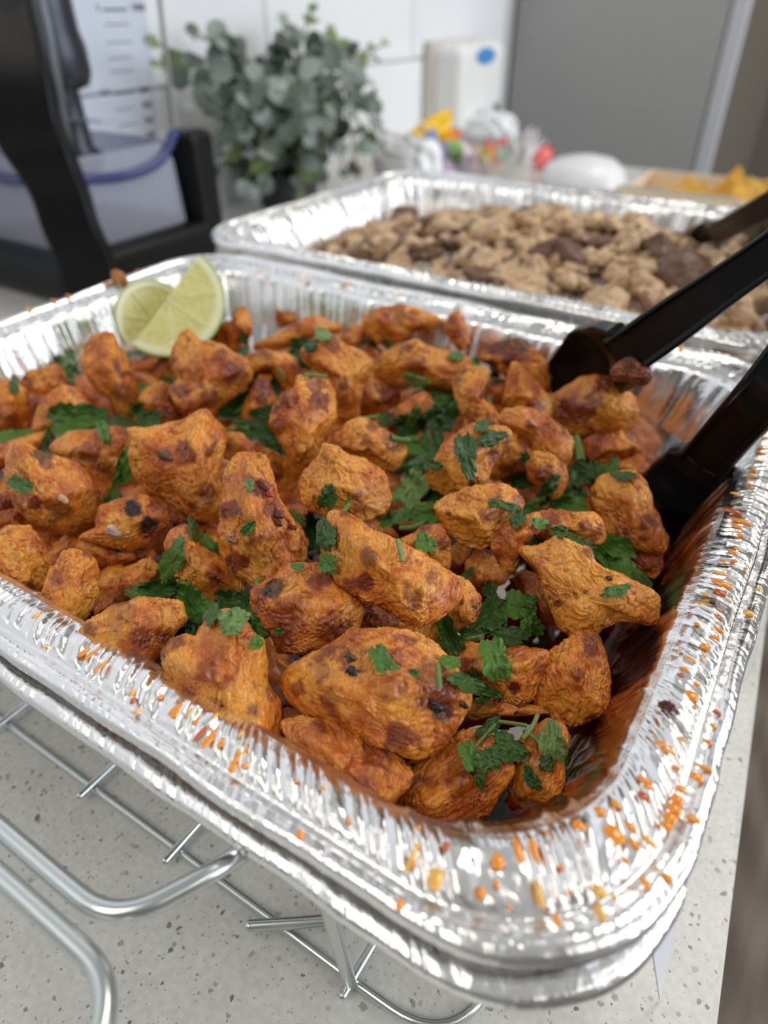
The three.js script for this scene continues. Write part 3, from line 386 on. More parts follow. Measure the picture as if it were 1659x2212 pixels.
// outline(angle) -> radius in the local x-y plane; the piece bulges front and back of that plane by tf and tb, is cut by soft facets and roughened by fibres and crumbs.
function chunk({ outline, size, tf, tb, seed, detail, fac = 1, fib = 1, flat = 0, tint }) {
  const { p: sp, i: si } = sphere(detail), n = sp.length / 3, r = rng(seed + 31), pos = new Float32Array(n * 3), S = seed * 13.7;
  const planes = []; for (let k = 0; k < 7; k++) { const a = (k + r() * .8) / 7 * 6.283 * 2, z = .3 + .6 * r(), q = Math.sqrt(1 - z * z); planes.push([q * Math.cos(a), q * Math.sin(a), z * (k === 6 && !flat ? -1 : 1), .5 + .22 * r()]); }
  if (flat) planes.push([.1 * (r() - .5), .25, .95, .5]);
  const eps = .035 * size;
  for (let k = 0; k < n; k++) {
    const x = sp[k * 3], y = sp[k * 3 + 1], z = sp[k * 3 + 2], s = Math.hypot(x, y), a = Math.atan2(y, x), R = outline(a), t = z > 0 ? tf : tb, rr = R * s ** .74;
    let X = rr * Math.cos(a), Y = rr * Math.sin(a), Z = Math.sign(z) * t * Math.abs(z) ** .78;
    const f = .06 * size, nx = fbm(X / size * .9 + S, Y / size * .9, Z / size * .9, 2), nz = fbm(X / size * 1.1, Y / size * 1.1 + S, Z / size * 1.1 + 4, 3);
    X += f * nx * .7; Y += f * .6 * fbm(Y / size + 3, Z / size + S, X / size, 2); Z += f * 1.9 * nz * smooth(0, .35, Math.abs(z));
    for (const [px, py, pz, d] of planes) { const sup = Math.hypot(px, py) * R * .9 + Math.abs(pz) * t * .75, e = px * X + py * Y + pz * Z - d * sup; if (e > -4 * eps) { const w = .5 * (e + Math.sqrt(e * e + eps * eps)) * .85 * fac; X -= px * w * (1 - .85 * smooth(.6, 1, s)); Y -= py * w * (1 - .85 * smooth(.6, 1, s)); Z -= pz * w; } }
    pos[k * 3] = X; pos[k * 3 + 1] = Y; pos[k * 3 + 2] = Z;
  }
  const g = new THREE.BufferGeometry(); g.setAttribute('position', new THREE.BufferAttribute(pos, 3)); g.setIndex(new THREE.BufferAttribute(new Uint32Array(si), 1)); g.computeVertexNormals();
  const nm = g.attributes.normal.array, col = new Float32Array(n * 3), uv = new Float32Array(n * 2);
  const fa = r() * 3.14, fc = Math.cos(fa), fs = Math.sin(fa), tiltz = r() - .5, crust = r() * 9;
  for (let k = 0; k < n; k++) {
    const X = pos[k * 3], Y = pos[k * 3 + 1], Z = pos[k * 3 + 2];
    const wx = .0011 * noise(X * 260, Y * 260 + S, Z * 260), u = X * fc + Y * fs + tiltz * Z, v = -X * fs + Y * fc + .4 * Z + wx;
    const fibre = 1 - Math.abs(noise(u * 120 + S, v * 720, Z * 300)), broad = fbm(X * 130 + S, Y * 130, Z * 130, 2), crumbMask = smooth(.02, .3, fbm(X * 75 - S, Y * 75, Z * 75 + crust, 2)), crumb = 1 - Math.abs(noise(X * 820, Y * 820 + S, Z * 820)), crease = smooth(.9, 1, 1 - Math.abs(noise(u * 60, v * 130, Z * 100 + S)));
    const d = Math.min(fib, 1.5) * .00055 * (fibre - .6) * (1 - crumbMask * .6) + .0005 * broad + crumbMask * .0011 * (crumb - .45) - .0005 * crease;
    pos[k * 3] += nm[k * 3] * d; pos[k * 3 + 1] += nm[k * 3 + 1] * d; pos[k * 3 + 2] += nm[k * 3 + 2] * d;
    const c = tint(X, Y, Z, { fibre, broad, crumbMask, crumb, crease, S }); col[k * 3] = c[0]; col[k * 3 + 1] = c[1]; col[k * 3 + 2] = c[2];
    uv[k * 2] = X * 40; uv[k * 2 + 1] = (Y + .5 * Z) * 40;
  }
  g.computeVertexNormals(); g.setAttribute('color', new THREE.BufferAttribute(col, 3)); g.setAttribute('uv', new THREE.BufferAttribute(uv, 2));
  return g;
}
const grain = texture(512, (u, v) => { const a = wrapNoise(u, v, 26), b = wrapNoise(u, v, 60, 9), c = wrapNoise(u, v, 10, 3); const h = .5 + .2 * a + .16 * b + .12 * c; return [h, h, h]; }, 1, false);
const speckle = texture(512, (u, v) => { const a = wrapNoise(u, v, 34, 4), b = wrapNoise(u, v, 70, 12), p = wrapNoise(u, v, 95, 31); const h = .93 + .09 * a + .05 * b, dot = smooth(.78, .92, p); return [h * (1 - .25 * dot), (h - .05 * b) * (1 - .35 * dot), (h - .07 * a) * (1 - .35 * dot)]; }, 1, true);
const chickenSkin = new THREE.MeshPhysicalMaterial({ vertexColors: true, map: speckle, roughness: .5, specularIntensity: .7, clearcoat: .45, clearcoatRoughness: .2, bumpMap: grain, bumpScale: .0002 });
const GOLD = [.90, .375, .045], ORANGE = [.82, .25, .018], DEEP = [.50, .100, .007], RUST = [.20, .022, .006], CREAM = [.92, .50, .14], CHAR = [.022, .010, .009];
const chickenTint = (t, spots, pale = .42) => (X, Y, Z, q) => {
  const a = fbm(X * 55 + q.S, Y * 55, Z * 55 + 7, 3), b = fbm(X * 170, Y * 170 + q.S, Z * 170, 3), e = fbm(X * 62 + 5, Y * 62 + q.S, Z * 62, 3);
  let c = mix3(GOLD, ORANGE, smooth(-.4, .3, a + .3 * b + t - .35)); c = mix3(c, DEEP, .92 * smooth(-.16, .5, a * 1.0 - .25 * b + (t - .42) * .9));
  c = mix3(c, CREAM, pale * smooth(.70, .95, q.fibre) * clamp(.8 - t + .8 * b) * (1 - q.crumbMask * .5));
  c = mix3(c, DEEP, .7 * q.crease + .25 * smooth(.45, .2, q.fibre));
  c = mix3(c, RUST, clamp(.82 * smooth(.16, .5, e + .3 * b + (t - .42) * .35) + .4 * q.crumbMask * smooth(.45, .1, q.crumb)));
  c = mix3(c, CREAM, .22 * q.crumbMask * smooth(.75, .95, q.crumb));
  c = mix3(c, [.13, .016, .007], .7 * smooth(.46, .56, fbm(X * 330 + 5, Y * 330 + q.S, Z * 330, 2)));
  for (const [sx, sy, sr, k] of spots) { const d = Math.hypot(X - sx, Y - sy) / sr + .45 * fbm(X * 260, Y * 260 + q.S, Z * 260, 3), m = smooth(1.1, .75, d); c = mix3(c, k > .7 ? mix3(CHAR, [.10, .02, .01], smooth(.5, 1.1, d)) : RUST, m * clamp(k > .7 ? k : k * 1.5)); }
  return c;
};
const chickenMeshes = [];
function polarOutline(poly) {
  const N = 128, out = new Float32Array(N);
  for (let k = 0; k < N; k++) {
    const a = k / N * 6.283185, c = Math.cos(a), s = Math.sin(a); let best = 0;
    for (let i = 0; i < poly.length; i++) { const [x1, y1] = poly[i], [x2, y2] = poly[(i + 1) % poly.length], den = c * (y2 - y1) - s * (x2 - x1); if (Math.abs(den) < 1e-12) continue; const t = (x1 * (y2 - y1) - y1 * (x2 - x1)) / den, u = (x1 * s - y1 * c) / den; if (t > 0 && u >= -1e-6 && u <= 1 + 1e-6) best = Math.max(best, t); }
    out[k] = best;
  }
  const soft = out.map((_, k) => (out[(k + N - 1) % N] + 2 * out[k] + out[(k + 1) % N]) / 4);
  return a => { const q = ((a / 6.283185) % 1 + 1) % 1 * N, i = q | 0, f = q - i; return mix(soft[i % N], soft[(i + 1) % N], f); };
}
CHICKEN.forEach((c, k) => {
  let A = 0, cx = 0, cy = 0;
  c.p.forEach(([x1, y1], i) => { const [x2, y2] = c.p[(i + 1) % c.p.length], w = x1 * y2 - x2 * y1; A += w; cx += (x1 + x2) * w; cy += (y1 + y2) * w; });
  cx /= 3 * A; cy /= 3 * A; A = Math.abs(A) / 2;
  const at = onY(cx, cy, c.y), toward = EYE.clone().sub(at).normalize(), e1 = RIGHT.clone().addScaledVector(toward, -RIGHT.dot(toward)).normalize(), e2 = toward.clone().cross(e1);
  const flatTo = (px, py) => { const d = sight(px, py), q = EYE.clone().addScaledVector(d, at.clone().sub(EYE).dot(toward) / d.dot(toward)).sub(at); return [q.dot(e1), q.dot(e2)]; };
  const poly = c.p.map(p => flatTo(...p)), scale = EYE.distanceTo(at) / FOCAL, size = Math.sqrt(A / Math.PI) * scale;
  const grow = 1.13, ol = polarOutline(poly), spots = c.s.map(([x, y, q, d]) => [...flatTo(x, y), q * scale * 1.1, d]);
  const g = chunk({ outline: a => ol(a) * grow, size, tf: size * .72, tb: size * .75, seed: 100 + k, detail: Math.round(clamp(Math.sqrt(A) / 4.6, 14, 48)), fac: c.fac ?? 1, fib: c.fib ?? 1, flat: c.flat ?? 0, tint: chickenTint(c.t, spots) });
  const m = obj('chicken_chunk', g, chickenSkin); m.position.copy(at); m.quaternion.setFromRotationMatrix(new THREE.Matrix4().makeBasis(e1, e2, toward));
  tag(m, c.d + (/chunk|strip|scrap|shred/.test(c.d) && c.d.split(' ').length < 13 ? (c.d.includes('chicken') ? '' : ', spiced chicken') : ''), 'chicken', 'grilled chicken chunks in the front pan'); m.userData.short = c.d; chickenMeshes.push(m);
});
// chunks of the layer below, glimpsed in the gaps
{
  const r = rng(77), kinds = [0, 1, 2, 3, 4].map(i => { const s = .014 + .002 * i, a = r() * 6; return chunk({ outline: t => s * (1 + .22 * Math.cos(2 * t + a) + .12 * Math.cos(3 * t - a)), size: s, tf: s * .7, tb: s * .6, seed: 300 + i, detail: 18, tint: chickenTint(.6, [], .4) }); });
  const wall = (x, z) => Math.abs(x) < .130 && Math.abs(z) < .096;
  for (let i = 0; i < 77; i++) {
    const x = -.125 + .25 * ((i % 11) + .5 * (r() - .5)) / 10, z = -.092 + .184 * (Math.floor(i / 11) + .5 * (r() - .5)) / 6;
    if (!wall(x, z) || (x > .07 && z > -.02)) continue;
    const m = obj('chicken_chunk', kinds[i % 5], chickenSkin); m.position.set(x, 1 - .034 + .005 * r(), z); m.rotation.set(-Math.PI / 2 + .5 * (r() - .5), .5 * (r() - .5), r() * 6.28, 'YXZ');
    tag(m, 'chicken chunk of the lower layer, mostly hidden under the others', 'chicken', 'chicken chunks of the hidden lower layer');
  }
}
// red oil that has run into the near right part of the pan
{
  const base = roundRect(.1705 - .0214, .132 - .0214, .036, 60, 50, 24), n = base.length, pos = [], idx = [], y1 = -.0275, y0 = -.057;
  const inset = y => .31 * (y1 - y);
  for (const y of [y0, y1]) for (const [x, z, nx, nz] of base) { const wob = y === y1 ? .0006 * noise(x * 70, z * 70, 4) : -inset(y) - .001; pos.push(x + nx * wob, y, z + nz * wob); }
  for (let i = 0; i < n; i++) { const j = (i + 1) % n; idx.push(i, n + i, j, j, n + i, n + j); }
  const c0 = pos.length / 3; pos.push(0, y0, 0, 0, y1, 0);
  for (let i = 0; i < n; i++) { const j = (i + 1) % n; idx.push(c0, i, j, c0 + 1, n + j, n + i); }
  const m = obj('red_oil', finish(new THREE.BufferGeometry(), pos, idx), new THREE.MeshPhysicalMaterial({ color: 0xffffff, roughness: .03, transmission: 1, thickness: .02, ior: 1.46, attenuationColor: new THREE.Color(.86, .20, .035), attenuationDistance: .018 }));
  m.position.y = 1; tag(m, 'clear red oil pooled around the chicken in the near corner of the pan', 'oil'); m.userData.kind = 'stuff';
}
// chopped cilantro: x, y, length, width, direction in degrees, shape, paleness
const CILANTRO = [
  [150,907,100,73,-10,'leaf',1],[207,900,67,50,15,'chop',1],[223,930,53,23,70,'leaf',1],[257,913,63,27,5,'chop',0],[320,910,50,57,60,'leaf',0],
  [297,883,30,27,80,'leaf',1],[147,777,50,37,80,'leaf',1],[150,810,43,37,40,'chop',0],[23,943,77,27,-10,'leaf',1],[102,957,57,17,-85,'leaf',0],
  [43,1045,60,27,25,'chop',1],[267,1017,87,37,-70,'leaf',1],[233,1080,73,33,-50,'leaf',1],[290,767,43,20,0,'leaf',0],[447,725,53,40,60,'leaf',0],
  [350,822,57,17,5,'leaf',0],[310,837,37,20,-20,'chop',1],[30,830,40,17,80,'leaf',0],[647,753,53,47,70,'leaf',0],[670,748,33,23,-30,'leaf',0],
  [698,722,37,23,20,'chop',2],[653,787,40,27,40,'leaf',0],[680,802,70,9,-45,'stem',2],[680,812,50,8,5,'stem',1],[527,762,30,27,-30,'leaf',0],
  [528,730,27,20,80,'leaf',0],[545,827,43,27,-70,'leaf',0],[595,828,50,20,80,'leaf',0],[605,807,30,9,60,'stem',2],[513,868,73,37,-25,'leaf',1],
  [493,893,47,23,10,'leaf',0],[567,892,60,30,-20,'leaf',0],[507,927,63,11,-5,'stem',1],[550,927,87,40,15,'leaf',0],[597,960,67,43,55,'chop',0],
  [597,960,37,20,60,'chop',2],[807,903,63,13,-8,'stem',2],[832,908,30,27,-80,'chop',0],[800,757,57,40,50,'leaf',0],[838,743,27,17,40,'chop',0],
  [897,728,63,20,-15,'leaf',0],[950,703,60,30,-80,'leaf',1],[933,737,50,50,30,'leaf',1],[973,740,37,17,55,'chop',1],[985,769,37,17,0,'chop',1],
  [897,823,57,27,20,'leaf',2],[953,843,77,27,10,'chop',2],[950,870,63,37,40,'chop',2],[883,920,70,50,-10,'leaf',0],[947,910,80,57,-40,'leaf',0],
  [970,887,57,40,-60,'leaf',1],[897,963,63,40,10,'leaf',1],[937,960,67,50,60,'leaf',0],[883,1003,83,43,-15,'leaf',0],[933,1003,40,23,20,'leaf',0],
  [863,948,40,17,10,'stem',1],[893,903,50,20,-65,'leaf',1],[887,1060,87,60,-55,'leaf',2],[850,1120,73,27,-20,'leaf',1],[920,1110,87,43,-5,'chop',1],
  [893,1133,63,13,-15,'stem',1],[847,1110,57,11,65,'stem',1],[930,1067,40,30,10,'leaf',0],[707,1077,50,37,-70,'leaf',0],[747,1093,37,13,-60,'stem',1],
  [680,1150,87,40,75,'leaf',0],[702,1157,60,37,80,'chop',0],[635,1117,47,27,40,'leaf',1],[535,1142,40,20,-45,'chop',1],[539,1048,30,20,80,'chop',2],
  [642,1224,27,17,5,'chop',1],[707,1215,43,37,60,'leaf',1],[558,1260,17,13,90,'stem',1],[497,1303,80,50,10,'leaf',0],[457,1330,47,30,-60,'leaf',0],
  [505,1342,63,50,-30,'chop',2],[557,1345,67,63,15,'chop',1],[553,1388,30,30,40,'chop',1],[600,1364,23,17,20,'leaf',1],[864,1190,47,15,78,'stem',2],
  [917,1171,47,37,50,'leaf',1],[822,1420,63,40,60,'leaf',1],[843,1440,37,13,10,'leaf',1],[895,1453,28,12,20,'chop',0],[947,1461,53,15,85,'stem',1],
  [970,1430,43,27,15,'chop',1],[965,1360,77,37,65,'leaf',1],[973,1387,53,40,30,'leaf',0],[1053,1327,73,60,-20,'leaf',0],[1083,1317,60,20,80,'leaf',1],
  [1117,1307,70,53,35,'leaf',1],[1140,1298,37,27,-10,'leaf',1],[1147,1347,53,40,60,'leaf',1],[1093,1370,87,37,10,'leaf',0],[1027,1360,67,33,-20,'leaf',0],
  [1068,1420,93,57,75,'leaf',1],[1150,1397,47,27,0,'leaf',1],[1017,1377,53,17,-5,'stem',0],[1003,1473,73,33,20,'leaf',0],[1043,1490,70,27,20,'leaf',0],
  [1027,1467,50,20,70,'leaf',0],[1040,1514,40,13,0,'chop',1],[1163,1163,87,47,80,'leaf',2],[1165,1130,37,23,15,'leaf',1],[1210,1147,40,23,10,'chop',0],
  [1250,1170,73,23,25,'leaf',0],[1333,1182,80,43,15,'chop',1],[1310,1203,67,37,40,'chop',1],[1353,1230,87,40,38,'leaf',1],[1387,1257,53,33,60,'chop',0],
  [1327,1277,63,23,-15,'leaf',1],[1087,1090,70,17,15,'leaf',0],[1143,1103,63,27,15,'leaf',0],[1117,1122,37,30,-50,'leaf',0],[1157,1090,63,17,-25,'stem',1],
  [1230,1088,83,37,10,'chop',1],[1173,1077,43,27,-70,'leaf',1],[1220,1070,57,23,10,'leaf',0],[1007,1243,37,17,-45,'leaf',0],[1058,1273,33,30,60,'leaf',0],
  [1007,977,93,43,80,'leaf',0],[1057,948,63,30,-15,'leaf',0],[1040,920,37,20,-30,'leaf',0],[1247,970,60,23,75,'stem',1],[1253,1022,53,47,40,'leaf',0],
  [1285,1018,47,37,80,'chop',0],[1320,1010,40,27,-50,'leaf',1],[1343,1026,53,17,5,'leaf',0],[1132,990,30,17,-65,'leaf',0],[1127,1030,77,43,-5,'leaf',0],
  [1187,1050,50,27,-50,'leaf',0],[1230,1053,67,20,-80,'stem',0],[1068,812,27,17,-60,'leaf',0],[1083,823,43,7,5,'stem',0],[1063,872,30,10,70,'stem',2],
  [1023,783,30,20,5,'chop',1],[1233,1070,57,30,-10,'leaf',0],[1013,1630,67,37,65,'leaf',1],[1050,1640,53,50,40,'leaf',0],[1038,1680,47,20,85,'leaf',0],
  [1097,1613,80,53,40,'leaf',0],[1053,1573,60,27,-35,'leaf',0],[1145,1570,60,12,-58,'stem',2],[1047,1590,67,9,-48,'stem',1],[1107,1563,63,10,8,'stem',1],
  [1150,1593,50,11,40,'stem',1],[1193,1597,83,53,75,'leaf',2],[1237,1663,83,43,40,'leaf',1],[1180,1647,37,30,80,'leaf',0],[1147,1680,57,27,60,'leaf',0],
  [1260,1690,40,27,70,'leaf',0],[370,1213,93,40,-65,'leaf',1],[360,1230,50,30,-100,'leaf',1],[337,1273,107,37,-14,'leaf',0],[300,1285,60,37,20,'leaf',1],
  [383,1267,57,37,30,'leaf',1],[393,1277,50,20,50,'stem',2],[417,1300,87,47,48,'leaf',1],[440,1320,67,40,60,'chop',1],[423,1347,77,47,0,'leaf',0],
  [413,1327,53,37,80,'leaf',0],[417,1140,50,20,75,'leaf',0],[447,1173,70,30,32,'leaf',1],[463,1190,37,17,30,'leaf',0],[500,1297,67,37,-10,'leaf',0],
];
// ---------------------------------------------------------------- chopped cilantro, lying on whatever is below it
const leafMats = [[.021, .062, .013], [.050, .125, .022], [.118, .205, .062]].map(c => new THREE.MeshPhysicalMaterial({ color: 0xffffff, vertexColors: true, roughness: .42, clearcoat: .15, bumpMap: grain, bumpScale: .0002 }));
const LEAF_TONES = [[.036, .105, .013], [.080, .200, .024], [.19, .31, .085]];
const caster = new THREE.Raycaster(); caster.firstHitOnly = true;
chickenMeshes.forEach(m => { m.updateMatrixWorld(); m.geometry.boundsTree = new MeshBVH(m.geometry); m.raycast = acceleratedRaycast; });
function hitAt(px, py, floorY) {
  const d = sight(px, py).normalize(); caster.set(EYE, d);
  const near = chickenMeshes.filter(m => { const s = m.geometry.boundingSphere ?? (m.geometry.computeBoundingSphere(), m.geometry.boundingSphere); return caster.ray.distanceSqToPoint(m.position) < (s.radius * 1.3) ** 2; });
  const h = caster.intersectObjects(near, false)[0];
  return h ? { t: h.distance, m: h.object } : { t: onY(px, py, floorY).distanceTo(EYE), m: null };
}
function leafShape(kind, seed) {
  const r = rng(seed), lobes = 3 + (r() * 2 | 0), ph = r() * .8, teeth = 11 + (r() * 5 | 0), j = r() * 9;
  if (kind === 'chop') { const n = 5 + (r() * 2 | 0), pts = []; for (let i = 0; i < n; i++) { const a = i / n * 6.283 + .5 * r(); pts.push([.56 * Math.cos(a) * (.8 + .3 * r()), .56 * Math.sin(a) * (.8 + .3 * r())]); } const o = polarOutline(pts); return a => o(a) * (1 + .035 * Math.sin(teeth * a + j) * (Math.sin(a + j) > 0 ? 1 : .2)); }
  return a => .5 * (.58 + .38 * Math.abs(Math.cos(lobes * .5 * (a + ph))) ** .7 + .13 * Math.abs(Math.sin(teeth * .5 * a + j)) + .1 * Math.cos(a)) ;
}
const spoken = { leaf: 'lobed leaf', chop: 'cut leaf piece', stem: 'stem' }, toneWord = ['dark green', 'mid-green', 'pale green'];
const sprigs = [];
CILANTRO.forEach(([px, py, len0, wid0, deg, kind, tone], k) => {
  const len = len0 * (kind === 'stem' ? 1 : 1.16), wid = wid0 * (kind === 'stem' ? 1 : 1.16);
  const r = rng(900 + k), a = deg * Math.PI / 180, ca = Math.cos(a), sa = Math.sin(a);
  const q = (u, v) => [px + u * len * ca - v * wid * sa, py + u * len * sa + v * wid * ca];
  const floorY = px > 1150 && py > 1500 ? -.036 : -.02, h0 = hitAt(px, py, floorY), lift = .0018 + .0012 * r() + (px > 820 && px < 1010 && py > 850 && py < 1160 ? .006 * r() + .002 : 0);
  // a 7 x 7 net of the surface below, softened, over which the piece is draped
  const G = 7, net = []; for (let j = 0; j < G; j++) for (let i = 0; i < G; i++) net.push(clamp(hitAt(...q((i / (G - 1) - .5) * 1.2, (j / (G - 1) - .5) * 1.2), floorY).t - h0.t, -.012, .006));
  for (let n = 0; n < 2; n++) { const old = net.slice(); for (let j = 0; j < G; j++) for (let i = 0; i < G; i++) { let sum = 0, c = 0; for (let y = -1; y < 2; y++) for (let x = -1; x < 2; x++) if (i + x >= 0 && i + x < G && j + y >= 0 && j + y < G) { sum += old[(j + y) * G + i + x]; c++; } net[j * G + i] = Math.min(sum / c, old[j * G + i] + .0004); } }
  const dist = (u, v) => { const x = clamp((u / 1.2 + .5) * (G - 1), 0, G - 1.001), y = clamp((v / 1.2 + .5) * (G - 1), 0, G - 1.001), i = x | 0, j = y | 0, fx = x - i, fy = y - j, k = j * G + i; return h0.t + mix(mix(net[k], net[k + 1], fx), mix(net[k + G], net[k + G + 1], fx), fy); };
  const at = EYE.clone().addScaledVector(sight(px, py).normalize(), h0.t - lift), scale = h0.t / FOCAL;
  const point = (u, v, up) => { const d = sight(...q(u, v)).normalize(); return EYE.clone().addScaledVector(d, dist(u, v) - lift - up).sub(at); };
  let g;
  if (kind === 'stem') {
    const bend = .5 * (r() - .5), pts = [0, .25, .5, .75, 1].map(t => point(t - .5, bend * Math.sin(Math.PI * t) * 2, wid * scale * .3)), curve = new THREE.CatmullRomCurve3(pts);
    g = new THREE.TubeGeometry(curve, 20, wid * scale * .42, 9); const p = g.attributes.position, c = []; const tn = LEAF_TONES[tone], st = mix3(tn, [.34, .42, .14], .45);
    for (let i = 0; i < p.count; i++) c.push(...mix3(st, tn, .4 + .4 * noise(p.getX(i) * 400, p.getY(i) * 400, p.getZ(i) * 400))); g.setAttribute('color', new THREE.BufferAttribute(new Float32Array(c), 3));
  } else {
    const f = leafShape(kind, 400 + k), NS = 90, NR = 9, pos = [], col = [], uv = [], idx = [], curl = (.10 + .16 * r()) * Math.min(len, wid) * scale, fold = (r() - .35) * .5 * wid * scale, base = LEAF_TONES[tone], shade = .8 + .4 * r(), roll = r() < .35 ? .22 * wid * scale : 0;
    for (const side of [1, -1]) for (let i = 0; i <= NR; i++) for (let s = 0; s < NS; s++) {
      const t = s / NS * 6.283185, rr = f(t) * i / NR, u = rr * Math.cos(t), v = rr * Math.sin(t) * 1.02;
      const vein = Math.max(0, 1 - Math.abs(v) * 26) * smooth(.5, .2, Math.abs(u)), ang = Math.abs(((t / 6.283 * 9) % 1) - .5) * 2, side2 = smooth(.86, 1, ang) * smooth(.1, .5, i / NR) * smooth(1, .7, i / NR);
      const up = fold * Math.abs(v) * 2 + curl * (fbm(u * 3 + k, v * 3, 1, 2)) * 1.4 + curl * .22 * noise(u * 9 + k, v * 9, 2) * (i / NR) - .18 * curl * (vein + .6 * side2) + roll * smooth(.22, .5, v) + (side > 0 ? .00022 : 0) * (1 - (i / NR) ** 6);
      const p = point(u, v, up); pos.push(p.x, p.y, p.z); uv.push(u * len * scale * 60, v * wid * scale * 60);
      const n = .85 + .3 * fbm(u * 5 + k, v * 5, 7, 2), c = mix3(base.map(x => x * n * shade), [.20, .30, .11], .28 * vein + .16 * side2); col.push(...(side < 0 ? mix3(c, [.16, .24, .12], .35) : c));
    }
    const M = (NR + 1) * NS;
    for (const o of [0, M]) for (let i = 0; i < NR; i++) for (let s = 0; s < NS; s++) { const b = (s + 1) % NS, p0 = o + i * NS + s, p1 = o + i * NS + b, p2 = p0 + NS, p3 = p1 + NS; if (o) idx.push(p0, p1, p2, p1, p3, p2); else idx.push(p0, p2, p1, p1, p2, p3); }
    g = finish(new THREE.BufferGeometry(), pos, idx, uv, col);
  }
  const m = obj('cilantro_piece', g, leafMats[tone]); m.position.copy(at);
  sprigs.push({ m, near: !h0.m, on: (h0.m ?? chickenMeshes.reduce((b, c) => c.position.distanceTo(at) < b.position.distanceTo(at) ? c : b)).userData.short, kind, tone, size: len * wid, px, py });
});
// each label says which chunk the piece lies on; several on one chunk are told apart by size, then by height in the photo
{
  const groups = {};
  for (const s of sprigs) (groups[`${toneWord[s.tone]} cilantro ${spoken[s.kind]}|${s.near ? 'beside' : 'on'}|${s.on}`] ??= []).push(s);
  for (const [key, list] of Object.entries(groups)) {
    const [what, how, on] = key.split('|'); list.sort((a, b) => a.py - b.py);
    const short = on.replace(/^(an?|the) /, '').split(' ').slice(0, 8).join(' ').replace(/ (a|an|the|of|on|in|with|by|at|its|to|and|behind|under|beside|between|black|red|front|near|left|right)$/, '').replace(/ (a|an|the|of|on|in|with|by|at|its|to|and|behind|under|beside|between)$/, '').replace(/,$/, '');
    list.forEach((s, i) => {
      const where = list.length === 1 ? '' : list.length === 2 ? ['upper ', 'lower '][i] : i === 0 ? 'uppermost ' : i === list.length - 1 ? 'lowest ' : list.length === 3 ? 'middle ' : 'second third fourth fifth sixth seventh eighth ninth tenth eleventh'.split(' ')[i - 1] + ' ';
      const said = `${where}${what} ${how} the ${short}`.split(' ').slice(0, 15).join(' ').replace(/ (a|an|the|of|on|in|with|by|at|its|to|and|behind|under|beside|between|near)$/, '');
      tag(s.m, said, 'herb', 'chopped cilantro scattered on the chicken');
    });
  }
}
